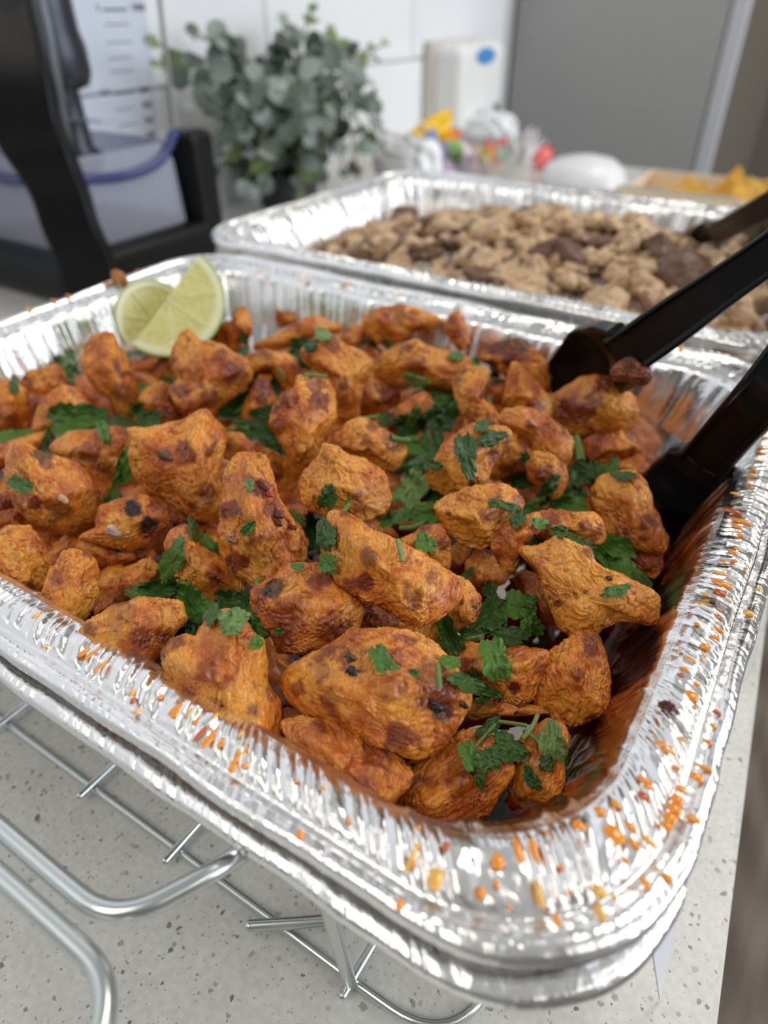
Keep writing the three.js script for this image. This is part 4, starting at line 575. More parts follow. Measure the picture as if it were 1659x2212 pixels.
// ---------------------------------------------------------------- lime wedges
{
  const face = (R, L) => {                                       // half disc of cut flesh, pith ring and rind edge, a little sunk between the membranes
    const NS = 60, NR = 22, pos = [], col = [], idx = [];
    for (let i = 0; i <= NR; i++) for (let s = 0; s <= NS; s++) {
      const t = s / NS * Math.PI, f = i / NR, x = Math.cos(t) * f * L, y = Math.sin(t) * f * R, n = fbm(x * 300, y * 300, 3, 2), seg = 1 - smooth(0, .12, Math.abs(((t / Math.PI * 4 + .5) % 1) - .5));
      pos.push(x, y, -.0004 * smooth(.84, .78, f) * (1 - seg) + .00025 * n * smooth(.9, .8, f));
      let c = mix3([.64, .62, .20], [.74, .72, .32], clamp(.5 + n)); c = mix3(c, [.84, .82, .50], .14 * seg); c = mix3(c, [.86, .88, .58], smooth(.82, .88, f)); c = mix3(c, [.26, .42, .05], smooth(.945, .975, f)); c = mix3(c, [.82, .8, .5], smooth(.10, .03, f)); col.push(...c);
    }
    for (let i = 0; i < NR; i++) for (let s = 0; s < NS; s++) { const a = i * (NS + 1) + s, b = a + NS + 1; idx.push(a, b, a + 1, a + 1, b, b + 1); }
    return finish(new THREE.BufferGeometry(), pos, idx, null, col);
  };
  const rind = (R, L, ang) => {
    const NS = 60, NR = 18, pos = [], col = [], idx = [];
    for (let i = 0; i <= NR; i++) for (let s = 0; s <= NS; s++) { const t = s / NS * Math.PI, p = i / NR * ang, x = Math.cos(t) * L, q = Math.sin(t) * R, n = .00018 * noise(x * 900, q * 900, p * 20); pos.push(x * (1 + n / L), (q + n) * Math.cos(p), -(q + n) * Math.sin(p)); const e = fbm(x * 90, q * 90, p * 3, 2); col.push(...mix3([.10, .24, .018], [.20, .36, .03], clamp(.4 + e))); }
    for (let i = 0; i < NR; i++) for (let s = 0; s < NS; s++) { const a = i * (NS + 1) + s, b = a + NS + 1; idx.push(a, a + 1, b, a + 1, b + 1, b); }
    return finish(new THREE.BufferGeometry(), pos, idx, null, col);
  };
  const flesh = new THREE.MeshPhysicalMaterial({ vertexColors: true, roughness: .32, clearcoat: .5, clearcoatRoughness: .2, side: THREE.DoubleSide }), skin = new THREE.MeshPhysicalMaterial({ vertexColors: true, roughness: .38, clearcoat: .3, side: THREE.DoubleSide });
  // chord runs from pixel a to pixel b at the given depth plane; the round side lies to the right of that direction
  const wedge = (a, b, da, db, R, ang, turn, label) => {
    const A = onDepth(...a, da), B = onDepth(...b, db), mid = A.clone().add(B).multiplyScalar(.5), X = B.clone().sub(A), L = X.length() / 2; X.normalize();
    const toEye = EYE.clone().sub(mid).normalize(), Z = toEye.clone().addScaledVector(X, -toEye.dot(X)).normalize().applyAxisAngle(X, turn), Y = Z.clone().cross(X);
    const t = thing('lime_wedge', label, 'lime', mid, 'lime wedges'); t.quaternion.setFromRotationMatrix(new THREE.Matrix4().makeBasis(X, Y, Z));
    obj('cut_flesh', face(R * L, L), flesh, t); const f2 = obj('cut_flesh', face(R * L, L), flesh, t); f2.rotation.x = -ang; obj('rind', rind(R * L, L, ang), skin, t);
  };
  wedge([432, 548], [286, 747], .332, .325, .98, 1.15, .28, 'upright lime wedge leaning over the other one, pointed tip up');
  wedge([274, 748], [400, 646], .338, .350, 1.08, 1.0, .12, 'lime wedge lying behind and left of the upright leaning one');
}
// ---------------------------------------------------------------- black plastic tongs
const blackPlastic = new THREE.MeshPhysicalMaterial({ color: new THREE.Color(.006, .0065, .0075), roughness: .24, specularIntensity: .55 });
// A bar swept along path; rings[i] = [share of the way, half width, half thickness, groove depth, cup depth]
function bar(path, across, rings, seg = 90) {
  const curve = new THREE.CatmullRomCurve3(path), pos = [], idx = [], uv = [], M = 28;
  const at = t => { let i = 0; while (i < rings.length - 2 && rings[i + 1][0] < t) i++; const f = smooth(rings[i][0], rings[i + 1][0], t); return rings[i].map((v, k) => mix(v, rings[i + 1][k], k ? f : 1)); };
  for (let k = 0; k <= seg; k++) {
    const t = k / seg, p = curve.getPoint(t), T = curve.getTangent(t), N = across.clone().addScaledVector(T, -across.dot(T)).normalize(), B = T.clone().cross(N), [, w, h, gr, cup] = at(t);
    for (let m = 0; m < M; m++) {
      const a = m / M * 6.283185, c = Math.cos(a), s = Math.sin(a), e = .3, x = Math.sign(c) * Math.abs(c) ** e * w; let y = Math.sign(s) * Math.abs(s) ** e * h;
      if (gr) { const k2 = Math.abs(x) / w; y -= Math.sign(s) * gr * (smooth(.74, .6, k2) - smooth(.16, .06, k2) * .9); }
      y += cup * (1 - (x / w) ** 2);
      const q = p.clone().addScaledVector(N, x).addScaledVector(B, y); pos.push(q.x, q.y, q.z); uv.push(m / M, t * 4);
    }
  }
  for (let k = 0; k < seg; k++) for (let m = 0; m < M; m++) { const a = k * M + m, b = k * M + (m + 1) % M; idx.push(a, b, a + M, b, b + M, a + M); }
  const cap = (k, flip) => { const c = pos.length / 3, o = k * M; let x = 0, y = 0, z = 0; for (let m = 0; m < M; m++) { x += pos[(o + m) * 3]; y += pos[(o + m) * 3 + 1]; z += pos[(o + m) * 3 + 2]; } pos.push(x / M, y / M, z / M); uv.push(0, 0); for (let m = 0; m < M; m++) { const n = (m + 1) % M; flip ? idx.push(c, o + n, o + m) : idx.push(c, o + m, o + n); } };
  cap(0, true); cap(seg, false);
  const g = finish(new THREE.BufferGeometry(), pos, idx, uv); const h = g.toNonIndexed(); h.deleteAttribute('normal'); const mm = mergeVertices(h, 1e-6); mm.computeVertexNormals(); return mm;
}
function tongs(label, origin, arms, hinge) {
  const t = thing('tongs', label, 'tongs', origin), loc = p => p.clone().sub(origin);
  for (const { head, arm, across, headRings, armRings } of arms) {
    obj('arm', bar(arm.map(loc), across, armRings), blackPlastic, t);
    obj('scoop', bar(head.map(loc), across, headRings, 60), blackPlastic, t);
  }
  if (hinge) obj('hinge', new RoundedBoxGeometry(.028, .020, .03, 3, .006).translate(...loc(hinge).toArray()), blackPlastic, t);
  return t;
}
{
  const n1 = onY(1345, 770, .020), e1 = onY(1660, 549, .062), n2 = onY(1515, 1005, -.006), e2 = onY(1668, 832, .036), hinge = n1.clone().lerp(e1, 2.0);
  const ac1 = (() => { const d = e1.clone().sub(n1).normalize(), v = EYE.clone().sub(n1).normalize(); return d.cross(v).normalize(); })(), ac2 = (() => { const d = e2.clone().sub(n2).normalize(), v = EYE.clone().sub(n2).normalize(); return d.cross(v).normalize(); })();
  tongs('black plastic tongs resting in the chicken pan, both arms in view', V(.1, .957, -.06), [
    { arm: [n1.clone().lerp(e1, -.03), n1.clone().lerp(e1, .5), e1, e1.clone().lerp(hinge, .6), hinge], across: ac1, armRings: [[0, .0090, .0038, .0014, 0], [.1, .0086, .0048, .0032, 0], [.5, .0064, .0048, .0030, 0], [1, .0062, .0048, .0030, 0]],
      head: [onY(1195, 852, -.022), onY(1255, 800, -.002), onY(1300, 778, .010), n1.clone().lerp(e1, .06)], headRings: [[0, .0055, .0010, 0, .001], [.15, .0125, .0014, 0, .003], [.55, .0165, .0018, 0, .0045], [.8, .0150, .0030, 0, .002], [1, .0110, .0036, .0012, 0]] },
    { arm: [n2.clone().lerp(e2, -.03), n2.clone().lerp(e2, .5), e2, e2.clone().lerp(hinge, .6), hinge], across: ac2, armRings: [[0, .0080, .0038, .0012, 0], [.1, .0080, .0048, .0032, 0], [1, .0074, .0048, .0032, 0]],
      head: [onY(1452, 1128, -.034), onY(1462, 1100, -.030), onY(1483, 1060, -.022), onY(1508, 1018, -.010), n2.clone().lerp(e2, .08)], headRings: [[0, .0070, .0012, 0, -.001], [.12, .0130, .0016, 0, -.003], [.5, .0160, .0022, 0, -.0045], [.78, .0128, .0034, 0, -.002], [1, .0084, .0040, .001, 0]] },
  ], hinge);
}
// ---------------------------------------------------------------- the back pan: chopped roasted pork and its tongs
{
  const skin = new THREE.MeshPhysicalMaterial({ vertexColors: true, map: speckle, roughness: .5, clearcoat: .2, clearcoatRoughness: .3 }), r = rng(55);
  const tint = k => (X, Y, Z, q) => {
    const a = fbm(X * 55 + q.S, Y * 55, Z * 55, 3), b = fbm(X * 120, Y * 120 + q.S, Z * 120, 2);
    let c = mix3([.88, .63, .36], [.55, .31, .13], clamp(.30 + 1.3 * a + k * .5)); c = mix3(c, [.88, .72, .50], .6 * smooth(.7, .95, q.fibre)); c = mix3(c, [.60, .32, .22], .65 * smooth(.05, .4, b)); c = mix3(c, [.115, .038, .02], clamp(smooth(.22, .5, a + k * .9 - .1) * .85 + .3 * q.crease)); return c;
  };
  const variants = []; for (let i = 0; i < 18; i++) { const s = .0065 + .0065 * r(), a = r() * 6, e = .25 + .42 * r(); variants.push(chunk({ outline: t => s * (1 + e * Math.cos(2 * t + a) + .22 * Math.cos(3 * t - 2 * a) + .12 * Math.cos(5 * t + a)), size: s, tf: s * (.5 + .35 * r()), tb: s * .5, seed: 500 + i, detail: 16, fac: 1.25, fib: 3, tint: tint(i % 6 === 0 ? .9 : i % 3 === 0 ? .3 : 0) })); }
  const heap = (x, z) => { const u = (x - BACK.x - .03) / .15, v = (z - BACK.z) / .095; return -.027 + .026 * Math.max(0, 1 - .75 * u * u - .7 * v * v) + .004 * noise(x * 25, z * 25, 3); };
  let n = 0;
  const put = (x, z, g, s, up) => { const m = obj('pork_chunk', g, skin); m.position.set(x, 1 + heap(x, z) + up, z); m.rotation.set(-Math.PI / 2 + 1.3 * (r() - .5), 1.3 * (r() - .5), r() * 6.28, 'YXZ'); m.scale.setScalar(s); return m; };
  for (let iz = 0; iz < 15; iz++) for (let ix = 0; ix < 20; ix++) {
    const x = BACK.x - .150 + .300 * (ix + .7 * (r() - .5)) / 19, z = BACK.z - .095 + .19 * (iz + .7 * (r() - .5)) / 14;
    const u = Math.max(0, Math.abs(x - BACK.x) - .115) / .035, v = Math.max(0, Math.abs(z - BACK.z) - .065) / .031; if (u * u + v * v > 1) continue;
    const k = r() * 18 | 0;
    tag(put(x, z, variants[k], .75 + .6 * r(), -.004 + .009 * r()), k % 6 === 0 ? 'dark browned chunk of roasted pork in the heap in the back pan' : k % 3 === 0 ? 'brown-spotted chunk of roasted pork in the heap in the back pan' : 'pale brown chunk of roasted pork in the heap in the back pan', 'pork', k % 6 === 0 ? 'dark browned pork chunks in the back pan' : k % 3 === 0 ? 'brown-spotted pork chunks in the back pan' : 'pale brown pork chunks in the back pan');
  }
  const special = [
    [1475, 600, .034, 1.0, 'dark roasted slab of pork by the front tongs arm in the back pan', 1.8], [1425, 565, .022, 1.0, 'second dark roasted piece of pork left of the dark slab', 1.5],
    [835, 510, .022, .8, 'tall brown-edged pork piece standing at the left end of the heap', .5], [1360, 470, .014, 1, 'orange-edged dark scrap of pork against the far foil wall', .3],
    [1240, 470, .012, .3, 'small orange-brown scrap of pork at the back of the heap', .2], [1310, 640, .024, 0, 'large pale fatty pork piece near the front rim of the back pan', 0],
    [1040, 560, .022, .3, 'long curved pale pork piece with a dark side at the middle front', .3], [1130, 610, .020, 0, 'smooth pinkish pork piece near the middle of the front rim', 0], [1560, 700, .026, 0, 'big pale pork piece in the gap under the front tongs', 0]];
  special.forEach(([px, py, s, k, label, dark], i) => {
    const p = onY(px, py, -.004), a = r() * 6, g = chunk({ outline: t => s * .62 * (1 + .3 * Math.cos(2 * t + a) + .12 * Math.cos(3 * t)), size: s * .62, tf: s * .42, tb: s * .4, seed: 560 + i, detail: 24, fib: 1.6, tint: tint(dark) });
    const m = tag(obj('pork_chunk', g, skin), label, 'pork', 'chopped roasted pork in the back pan'); m.position.set(p.x, 1 + heap(p.x, p.z) + .008, p.z); m.rotation.set(-Math.PI / 2 + .8 * (r() - .3), .6 * (r() - .5), a, 'YXZ');
  });
  const n1 = onY(1545, 505, .012), e1 = onY(1670, 440, .045), h = n1.clone().lerp(e1, 2.2), d = e1.clone().sub(n1).normalize(), across = d.clone().cross(EYE.clone().sub(n1).normalize()).normalize();
  const off = V(.03, .004, -.015), rings = [[0, .0065, .0036, .001, 0], [1, .0085, .0042, .002, 0]], head = [[0, .005, .0012, 0, .001], [.2, .009, .0016, 0, .003], [.6, .0105, .002, 0, .004], [1, .0068, .0036, .001, 0]];
  const tip = onY(1495, 530, -.012);
  tongs('second pair of black plastic tongs, in the pork pan', V(.07, .97, -.33), [
    { arm: [n1, e1, e1.clone().lerp(h, .5), h], across, armRings: rings, head: [tip, tip.clone().lerp(n1, .55), n1.clone().lerp(e1, .1)], headRings: head },
    { arm: [n1.clone().add(off), e1.clone().add(off), e1.clone().lerp(h, .5).addScaledVector(off, .5), h], across, armRings: rings, head: [tip, tip.clone().lerp(n1, .55), n1.clone().lerp(e1, .1)].map(p => p.clone().add(off)), headRings: head }], h);
}
// ---------------------------------------------------------------- food processor at the back left
const fonts = await new FontLoader().loadAsync('fonts/droid/droid_sans_bold.typeface.json');
{
  const o = V(-.495, .9, -.28), t = thing('food_processor', 'black food processor with a clear graduated jug and a thick black handle', 'food processor', o);
  const black = mat([.006, .0065, .0075], .34, { specularIntensity: .45 }), clear = mat([.90, .92, .97], .06, { transmission: 1, ior: 1.3 }), tinted = mat([.60, .62, .72], .3, { transmission: .55, ior: 1.25 }), blue = mat([.05, .07, .26], .2, { transmission: .35, clearcoat: .5 }), ink = mat([.03, .03, .035], .6), dark = mat([.035, .035, .04], .3);
  const L = (x, y, z) => V(x, 1 + y, z).sub(o);
  obj('motor_base', [new RoundedBoxGeometry(.178, .042, .196, 4, .014).translate(.002, .021, 0), new RoundedBoxGeometry(.040, .105, .036, 4, .010).translate(.066, .0725, -.096)], black, t);
  const ringShape = (a, b, r, y) => roundRect(a, b, r, 8, 8, 8).map(([x, z]) => V(x, y, z));
  const loft = (rings) => { const n = rings[0].length, pos = [], idx = []; for (const q of rings) for (const p of q) pos.push(p.x, p.y, p.z); for (let k = 0; k < rings.length - 1; k++) for (let i = 0; i < n; i++) { const j = (i + 1) % n, a = k * n + i, b = k * n + j; idx.push(a, a + n, b, b, a + n, b + n); } return finish(new THREE.BufferGeometry(), pos, idx); };
  obj('skirt', loft([ringShape(.075, .075, .016, .043), ringShape(.0735, .0735, .018, .10), ringShape(.072, .072, .03, .118)]), tinted, t);
  obj('jug', loft([[...ringShape(.02, .02, .018, .088)], ringShape(.045, .045, .03, .090), ringShape(.062, .062, .034, .100), ringShape(.0705, .0705, .03, .125), ringShape(.0735, .0735, .024, .20), ringShape(.079, .079, .022, .40)]), clear, t);
  obj('jug_edge', [tube([L(-.4215, .03, -.3535), L(-.4195, .10, -.3555), L(-.4155, .20, -.3595), L(-.412, .30, -.363)], .0022, 20)], mat([.42, .43, .42], .25, { transmission: .3 }), t);
  const arc = (pts) => tube(pts.map(p => L(...p)), .0048, 40);
  obj('blue_edge', [arc([[-.424, .010, -.215], [-.4195, .001, -.24], [-.4195, -.003, -.285], [-.4195, .004, -.325], [-.422, .024, -.352]]), arc([[-.43, .010, -.207], [-.46, .002, -.2045], [-.50, .000, -.2045], [-.54, .006, -.2045]])], blue, t);
  const blades = new THREE.LatheGeometry([[0, 0], [.022, 0], [.024, .012], [.016, .02], [.014, .066], [.025, .070], [.029, .080], [.029, .10], [.026, .112], [.023, .29], [0, .29]].map(p => new THREE.Vector2(...p)), 24);
  obj('blade_column', blades, dark, t).position.copy(L(-.492, -.005, -.288));
  obj('blade', new RoundedBoxGeometry(.085, .0016, .016, 2, .0007), chrome, t).position.copy(L(-.475, .040, -.285));
  // handle at the corner nearest the viewer
  const hp = (px, py, d) => EYE.clone().addScaledVector(sight(px, py), d).sub(o), across = RIGHT.clone().addScaledVector(FWD, .1).normalize();
  obj('handle', bar([hp(205, 640, .635), hp(180, 550, .610), hp(154, 490, .597), hp(132, 420, .585), hp(100, 350, .570), hp(64, 280, .560), hp(40, 168, .545), hp(8, 30, .535), hp(-20, -100, .53), hp(-45, -230, .53), hp(-50, -330, .54)], across, [[0, .0235, .012, 0, 0], [.15, .0225, .012, 0, 0], [.32, .0225, .013, 0, .001], [.5, .0265, .014, 0, .002], [.7, .026, .014, 0, .003], [1, .025, .013, 0, .002]], 80), black, t);
  obj('handle_trim', bar([hp(165, 380, .592), hp(135, 270, .575), hp(112, 160, .562), hp(80, 0, .553), hp(50, -150, .55), hp(30, -300, .55)], across, [[0, .003, .006, 0, 0], [.5, .006, .008, 0, 0], [1, .006, .008, 0, 0]], 40), mat([.22, .23, .25], .22, { metalness: .6 }), t);
  const xf = -.4168, face = (px, py) => onX(px, py, xf).sub(o);
  for (const [a, b, c, d, w] of [[222, 22, 275, 20, 2.4], [226, 54, 280, 52, 1.2], [230, 93, 286, 90, 1.2], [235, 127, 286, 123, 1.2], [240, 156, 290, 152, 1.2], [245, 203, 293, 199, 2.4], [250, 238, 290, 233, 1.2], [255, 272, 300, 266, 1.2], [262, 304, 305, 298, 1.2]]) {
    const p = face(a, b), q = face(c, d); obj('graduation', new THREE.BoxGeometry(.0005, .0007 * w, p.distanceTo(q)).translate(0, 0, 0), ink, t).position.copy(p.add(q).multiplyScalar(.5));
  }
  for (const [s, px, py] of [['1', 208, 26], ['1000', 284, 24], ['1/2', 217, 209], ['500', 302, 202], ['400', 308, 234], ['300', 312, 268], ['200', 316, 298]]) {
    const g = new TextGeometry(s, { font: fonts, size: .0052, depth: .0004, curveSegments: 3 }); g.rotateY(Math.PI / 2); const m = obj('graduation_number', g, ink, t); m.position.copy(face(px, py));
  }
}
// ---------------------------------------------------------------- artificial eucalyptus
{
  const r = rng(91), o = V(-.49, .9, -.60), t = thing('potted_plant', 'bushy grey-green artificial eucalyptus plant beside the food processor', 'plant', o);
  const pot = new THREE.LatheGeometry([[0, 0], [.036, 0], [.038, .006], [.042, .040], [.044, .044], [.041, .044], [.038, .036], [0, .034]].map(p => new THREE.Vector2(...p)), 40);
  obj('pot', pot, mat(lin(52, 54, 52), .6), t);
  const leafGeo = s => {
    const NS = 22, NR = 4, pos = [], idx = [], f = a => (1 + .10 * Math.cos(a) - .06 * Math.cos(2 * a + s));
    for (const side of [0, 1]) for (let i = 0; i <= NR; i++) for (let k = 0; k < NS; k++) { const a = k / NS * 6.283, q = i / NR * f(a), x = .5 + .5 * q * Math.cos(a), y = .46 * q * Math.sin(a); pos.push(x, y, .10 * y * y * 4 - .16 * (x - .2) ** 2 + .05 * Math.sin(3 * x + s) + (side ? -1 : 1) * .012 * (1 - (i / NR) ** 4)); }
    const M = (NR + 1) * NS; for (const c of [0, M]) for (let i = 0; i < NR; i++) for (let k = 0; k < NS; k++) { const b = (k + 1) % NS, p0 = c + i * NS + k, p1 = c + i * NS + b; c ? idx.push(p0, p1, p0 + NS, p1, p1 + NS, p0 + NS) : idx.push(p0, p0 + NS, p1, p1, p0 + NS, p1 + NS); }
    return finish(new THREE.BufferGeometry(), pos, idx);
  };
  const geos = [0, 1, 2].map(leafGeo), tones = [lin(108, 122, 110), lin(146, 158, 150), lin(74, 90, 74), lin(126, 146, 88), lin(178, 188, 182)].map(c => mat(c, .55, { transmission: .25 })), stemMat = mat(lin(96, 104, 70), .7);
  const tips = [[340, 95, -.50], [352, 140, -.47], [430, 75, -.52], [492, 105, -.5], [420, 230, -.45], [540, 165, -.53], [612, 60, -.5], [672, 28, -.5], [712, 62, -.53], [735, 100, -.46], [795, 105, -.48], [828, 95, -.5], [800, 180, -.52], [770, 250, -.46], [700, 200, -.47], [640, 190, -.45], [560, 250, -.44], [500, 300, -.44], [470, 230, -.47], [820, 330, -.45], [850, 355, -.48], [690, 300, -.43], [610, 330, -.43], [740, 360, -.44], [530, 390, -.43], [650, 410, -.43], [470, 360, -.46], [590, 200, -.52], [780, 410, -.43], [450, 430, -.44], [560, 440, -.42], [640, 455, -.42], [700, 430, -.41]];
  let count = 0;
  tips.forEach(([px, py, x], si) => {
    const tip = onX(px, py, Math.max(x, -.545)).sub(o); tip.x = Math.max(tip.x, -.07); const mid = tip.clone().multiplyScalar(.5).add(V(0, .05 + .02 * r(), 0)); if (tip.y < .12) mid.add(V(.03, .05, 0));
    const curve = new THREE.CatmullRomCurve3([V(0, .034, 0), mid, tip]);
    const st = obj('stem', new THREE.TubeGeometry(curve, 16, .0013, 6), stemMat, t), len = curve.getLength(), nl = 9;
    for (let k = 0; k < nl && count < 298; k++, count++) {
      const f = k === nl - 1 ? 1 : .34 + .66 * Math.floor(k / 2 * 2) / nl, p = curve.getPoint(clamp(f + .02 * (r() - .5))), T = curve.getTangent(clamp(f)), out = V(r() - .35, r() - .35, r() - .3).addScaledVector(T, -.2).normalize(), dirn = k === nl - 1 ? T.clone() : out.multiplyScalar(k % 2 ? -1 : 1).addScaledVector(T, .55).normalize();
      const nrm = V(.5 + .7 * (r() - .5), .6 + .6 * (r() - .5), .5 + .9 * (r() - .5)); nrm.addScaledVector(dirn, -nrm.dot(dirn)).normalize(); const yv = nrm.clone().cross(dirn);
      const m = obj('leaf', geos[k % 3], tones[f > .85 && r() < .5 ? 3 : r() < .45 ? 1 : r() < .5 ? 0 : r() < .6 ? 2 : 4], t), s = (f > .9 ? .016 : .021 + .007 * r());
      m.position.copy(p); if (p.x < -.062) m.position.x = -.062; m.quaternion.setFromRotationMatrix(new THREE.Matrix4().makeBasis(dirn, yv, nrm)); m.scale.setScalar(s);
    }
  });
  // the uncounted leaves deep inside the bush
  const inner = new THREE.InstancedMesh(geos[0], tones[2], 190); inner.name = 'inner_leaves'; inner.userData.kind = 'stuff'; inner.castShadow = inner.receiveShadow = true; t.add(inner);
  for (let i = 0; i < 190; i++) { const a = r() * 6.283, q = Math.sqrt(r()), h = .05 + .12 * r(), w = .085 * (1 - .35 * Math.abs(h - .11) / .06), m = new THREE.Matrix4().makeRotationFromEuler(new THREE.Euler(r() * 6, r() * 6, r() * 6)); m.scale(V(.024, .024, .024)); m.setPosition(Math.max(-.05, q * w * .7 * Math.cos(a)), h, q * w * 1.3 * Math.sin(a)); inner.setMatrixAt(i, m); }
}
// ---------------------------------------------------------------- what lies at the far end of the counter
{
  const xw = X0 + .02, xf = -.50, a = onX(1000, 150, xf), b = onX(1092, 150, xf), top = onX(1040, 92, xf).y, bot = onX(1040, 285, xf).y;
  const t = thing('wall_dispenser', 'white box dispenser with a blue oval badge on the tiled wall', 'dispenser', V(xw, bot, (a.z + b.z) / 2)), w = a.z - b.z, h = top - bot, white = mat(lin(232, 234, 232), .4), d = xf - xw;
  obj('back_plate', new RoundedBoxGeometry(.022, h + .008, w + .012, 3, .006).translate(.011, h / 2, 0), mat(lin(206, 202, 192), .5), t);
  obj('cover', new RoundedBoxGeometry(d - .012, h, w, 4, .02).translate(d / 2 + .006, h / 2, 0), white, t);
  const badge = new THREE.SphereGeometry(1, 28, 12).scale(.0015, .0135, .042); obj('badge', badge, mat(lin(70, 142, 205), .4), t).position.set(d, onX(1050, 121, xf).y - bot, onX(1050, 121, xf).z - (a.z + b.z) / 2);
  obj('lock', new THREE.CylinderGeometry(.008, .009, .006, 20).rotateZ(Math.PI / 2), mat(lin(70, 70, 66), .4), t).position.set(d + .001, onX(1070, 233, xf).y - bot, onX(1070, 233, xf).z - (a.z + b.z) / 2);
}
// crumpled bags and packets: a pillow folded by noise
function pouch(w, h, d, seed, crumple) {
  const g = new THREE.SphereGeometry(1, 56, 40), p = g.attributes.position;
  for (let i = 0; i < p.count; i++) { let x = p.getX(i), y = p.getY(i), z = p.getZ(i); const q = v => Math.sign(v) * Math.abs(v) ** .6, e = Math.max(Math.abs(q(x)), Math.abs(q(y))); x = q(x) * w / 2; y = q(y) * h / 2; z = z * d / 2 * (1 - .35 * e ** 4); const n = crumple * (1 - 2 * Math.abs(noise(x * 34 + seed, y * 34, z * 34)) + .5 * noise(x * 80, y * 80 + seed, z * 80)); p.setXYZ(i, x + n * .5, y + n * .6, z + n); }
  g.computeVertexNormals(); return g;
}
{
  const put = (m, px, py, x, up) => { const p = onX(px, py, x); m.position.set(p.x, up ?? p.y, p.z); return m; };
  const pk = thing('snack_packet', 'crumpled yellow snack packet with an orange corner by the tiled wall', 'packet', V(0, 0, 0)); put(pk, 925, 300, -.45); pk.rotation.set(.2, Math.PI / 2 - .15, .32, 'YXZ');
  obj('packet_body', pouch(.105, .062, .03, 2, .006), mat(lin(246, 200, 30), .35), pk); obj('packet_corner', pouch(.045, .036, .022, 6, .005), mat(lin(230, 130, 62), .4), pk).position.set(.040, -.022, .009);
  obj('packet_end', pouch(.024, .044, .02, 9, .004), mat(lin(196, 176, 160), .5), pk).position.set(-.055, -.012, .0);
  const sd = thing('plastic_straw', 'single pale plastic straw sticking up before the yellow packet', 'straw', V(-.42, .9, -.86)); { const p = onX(912, 268, -.42).sub(sd.position), q = onX(950, 345, -.42).sub(sd.position); obj('straw_tube', tube([p, p.clone().lerp(q, .5), q.clone().lerp(p, -.55)], .0036, 8, false, .5, 14), mat(lin(240, 226, 190), .3, { transmission: .3 }), sd); obj('straw_tip', new THREE.SphereGeometry(.0037, 12, 8), mat(lin(240, 226, 190), .3), sd).position.copy(p); }
  const bag = tag(obj('plastic_bag', pouch(.11, .07, .07, 4, .006), mat(lin(244, 246, 248), .5)), 'crumpled white plastic bag behind the pork pan by the plant', 'bag'); put(bag, 880, 365, -.40, .938);
  const bag2 = tag(obj('plastic_bag', pouch(.15, .060, .08, 14, .006), mat(lin(244, 246, 250), .5)), 'crumpled white plastic bag under the wall dispenser', 'bag'); put(bag2, 1035, 330, -.49, .930);
  const r = rng(17), sweet = [[925, 338, lin(120, 130, 190), 'blue'], [940, 350, lin(150, 140, 190), 'violet'], [975, 335, lin(150, 190, 110), 'green'], [1000, 355, lin(214, 190, 200), 'pale pink'], [1030, 350, lin(170, 160, 130), 'olive'], [1058, 352, lin(206, 90, 84), 'red'], [1075, 345, lin(226, 130, 130), 'rose'], [1044, 365, lin(206, 180, 70), 'yellow'], [950, 372, lin(200, 170, 200), 'lilac'], [985, 375, lin(110, 104, 108), 'grey'], [1095, 375, lin(150, 214, 190), 'mint'], [1015, 375, lin(196, 160, 170), 'dusky pink'], [1070, 375, lin(120, 160, 120), 'dull green'], [1170, 372, lin(230, 112, 108), 'bright red']];
  const core = pouch(.026, .020, .018, 3, .002), fan = new THREE.ConeGeometry(.011, .016, 12, 1).rotateZ(Math.PI / 2);
  sweet.forEach(([px, py, c, nm], i) => { const s = thing('wrapped_sweet', `${nm} wrapped sweet in the pile behind the pork pan`, 'sweet', V(0, 0, 0), 'wrapped sweets behind the pork pan'); put(s, px, py - 10, nm === 'bright red' ? -.30 : -.37 - .02 * r()); s.position.y = Math.max(s.position.y, .918); const mm = mat(c, .35, { clearcoat: .4 }); obj('sweet_core', core, mm, s); obj('wrapper_twist', fan, mm, s).position.x = -.017; const q = obj('wrapper_twist', fan, mm, s); q.position.x = .017; q.rotation.y = Math.PI; s.rotation.set(r() * 6, r() * 6, r() * 6); s.scale.setScalar(1.35); });
  // the sweets lie on a heap in a clear bowl
  const bowl = new THREE.LatheGeometry([[0, 0], [.05, 0], [.07, .012], [.086, .034], [.088, .034], [.072, .010], [.05, -.003], [0, -.003]].map(p => new THREE.Vector2(...p)), 48);
  const bo = tag(obj('clear_bowl', bowl, mat([.95, .95, .96], .08, { transmission: .9, ior: 1.4 })), 'clear plastic bowl under the pile of wrapped sweets', 'bowl'); bo.position.set(-.375, .904, -.885); bo.scale.set(1, 1, 1.25);
  const fork = [[1108, 295], [1120, 285], [1128, 300], [1136, 286], [1146, 276], [1150, 292], [1160, 284], [1168, 300], [1178, 310], [1184, 322], [1116, 318], [1172, 330]];
  fork.forEach(([px, py], i) => {
    const base = V(-.345 - .02 * r(), .9, -1.06 - .03 * r()), p = onX(px, py, -.34 - .03 * r()), f = thing('plastic_fork', 'clear white plastic fork standing handle up in the bunch', 'fork', base, 'clear plastic forks bunched by the sweets'), d = p.clone().sub(base), mm = mat(lin(240, 238, 238), .3);
    const cv = [V(0, 0, 0), d.clone().multiplyScalar(.5).add(V(0, .003, 0)), d];
    obj('handle', bar(cv, V(.3, 0, 1), [[0, .0035, .001, 0, 0], [.4, .004, .0012, .0004, 0], [.7, .0075, .0014, .0004, 0], [1, .0065, .0014, .0004, 0]], 16), mm, f);
    for (let k = -1; k < 2; k++) obj('tine', new THREE.ConeGeometry(.0013, .028, 6).rotateX(Math.PI).translate(k * .0035, .014, k * .002), mm, f).position.y = .0;
  });
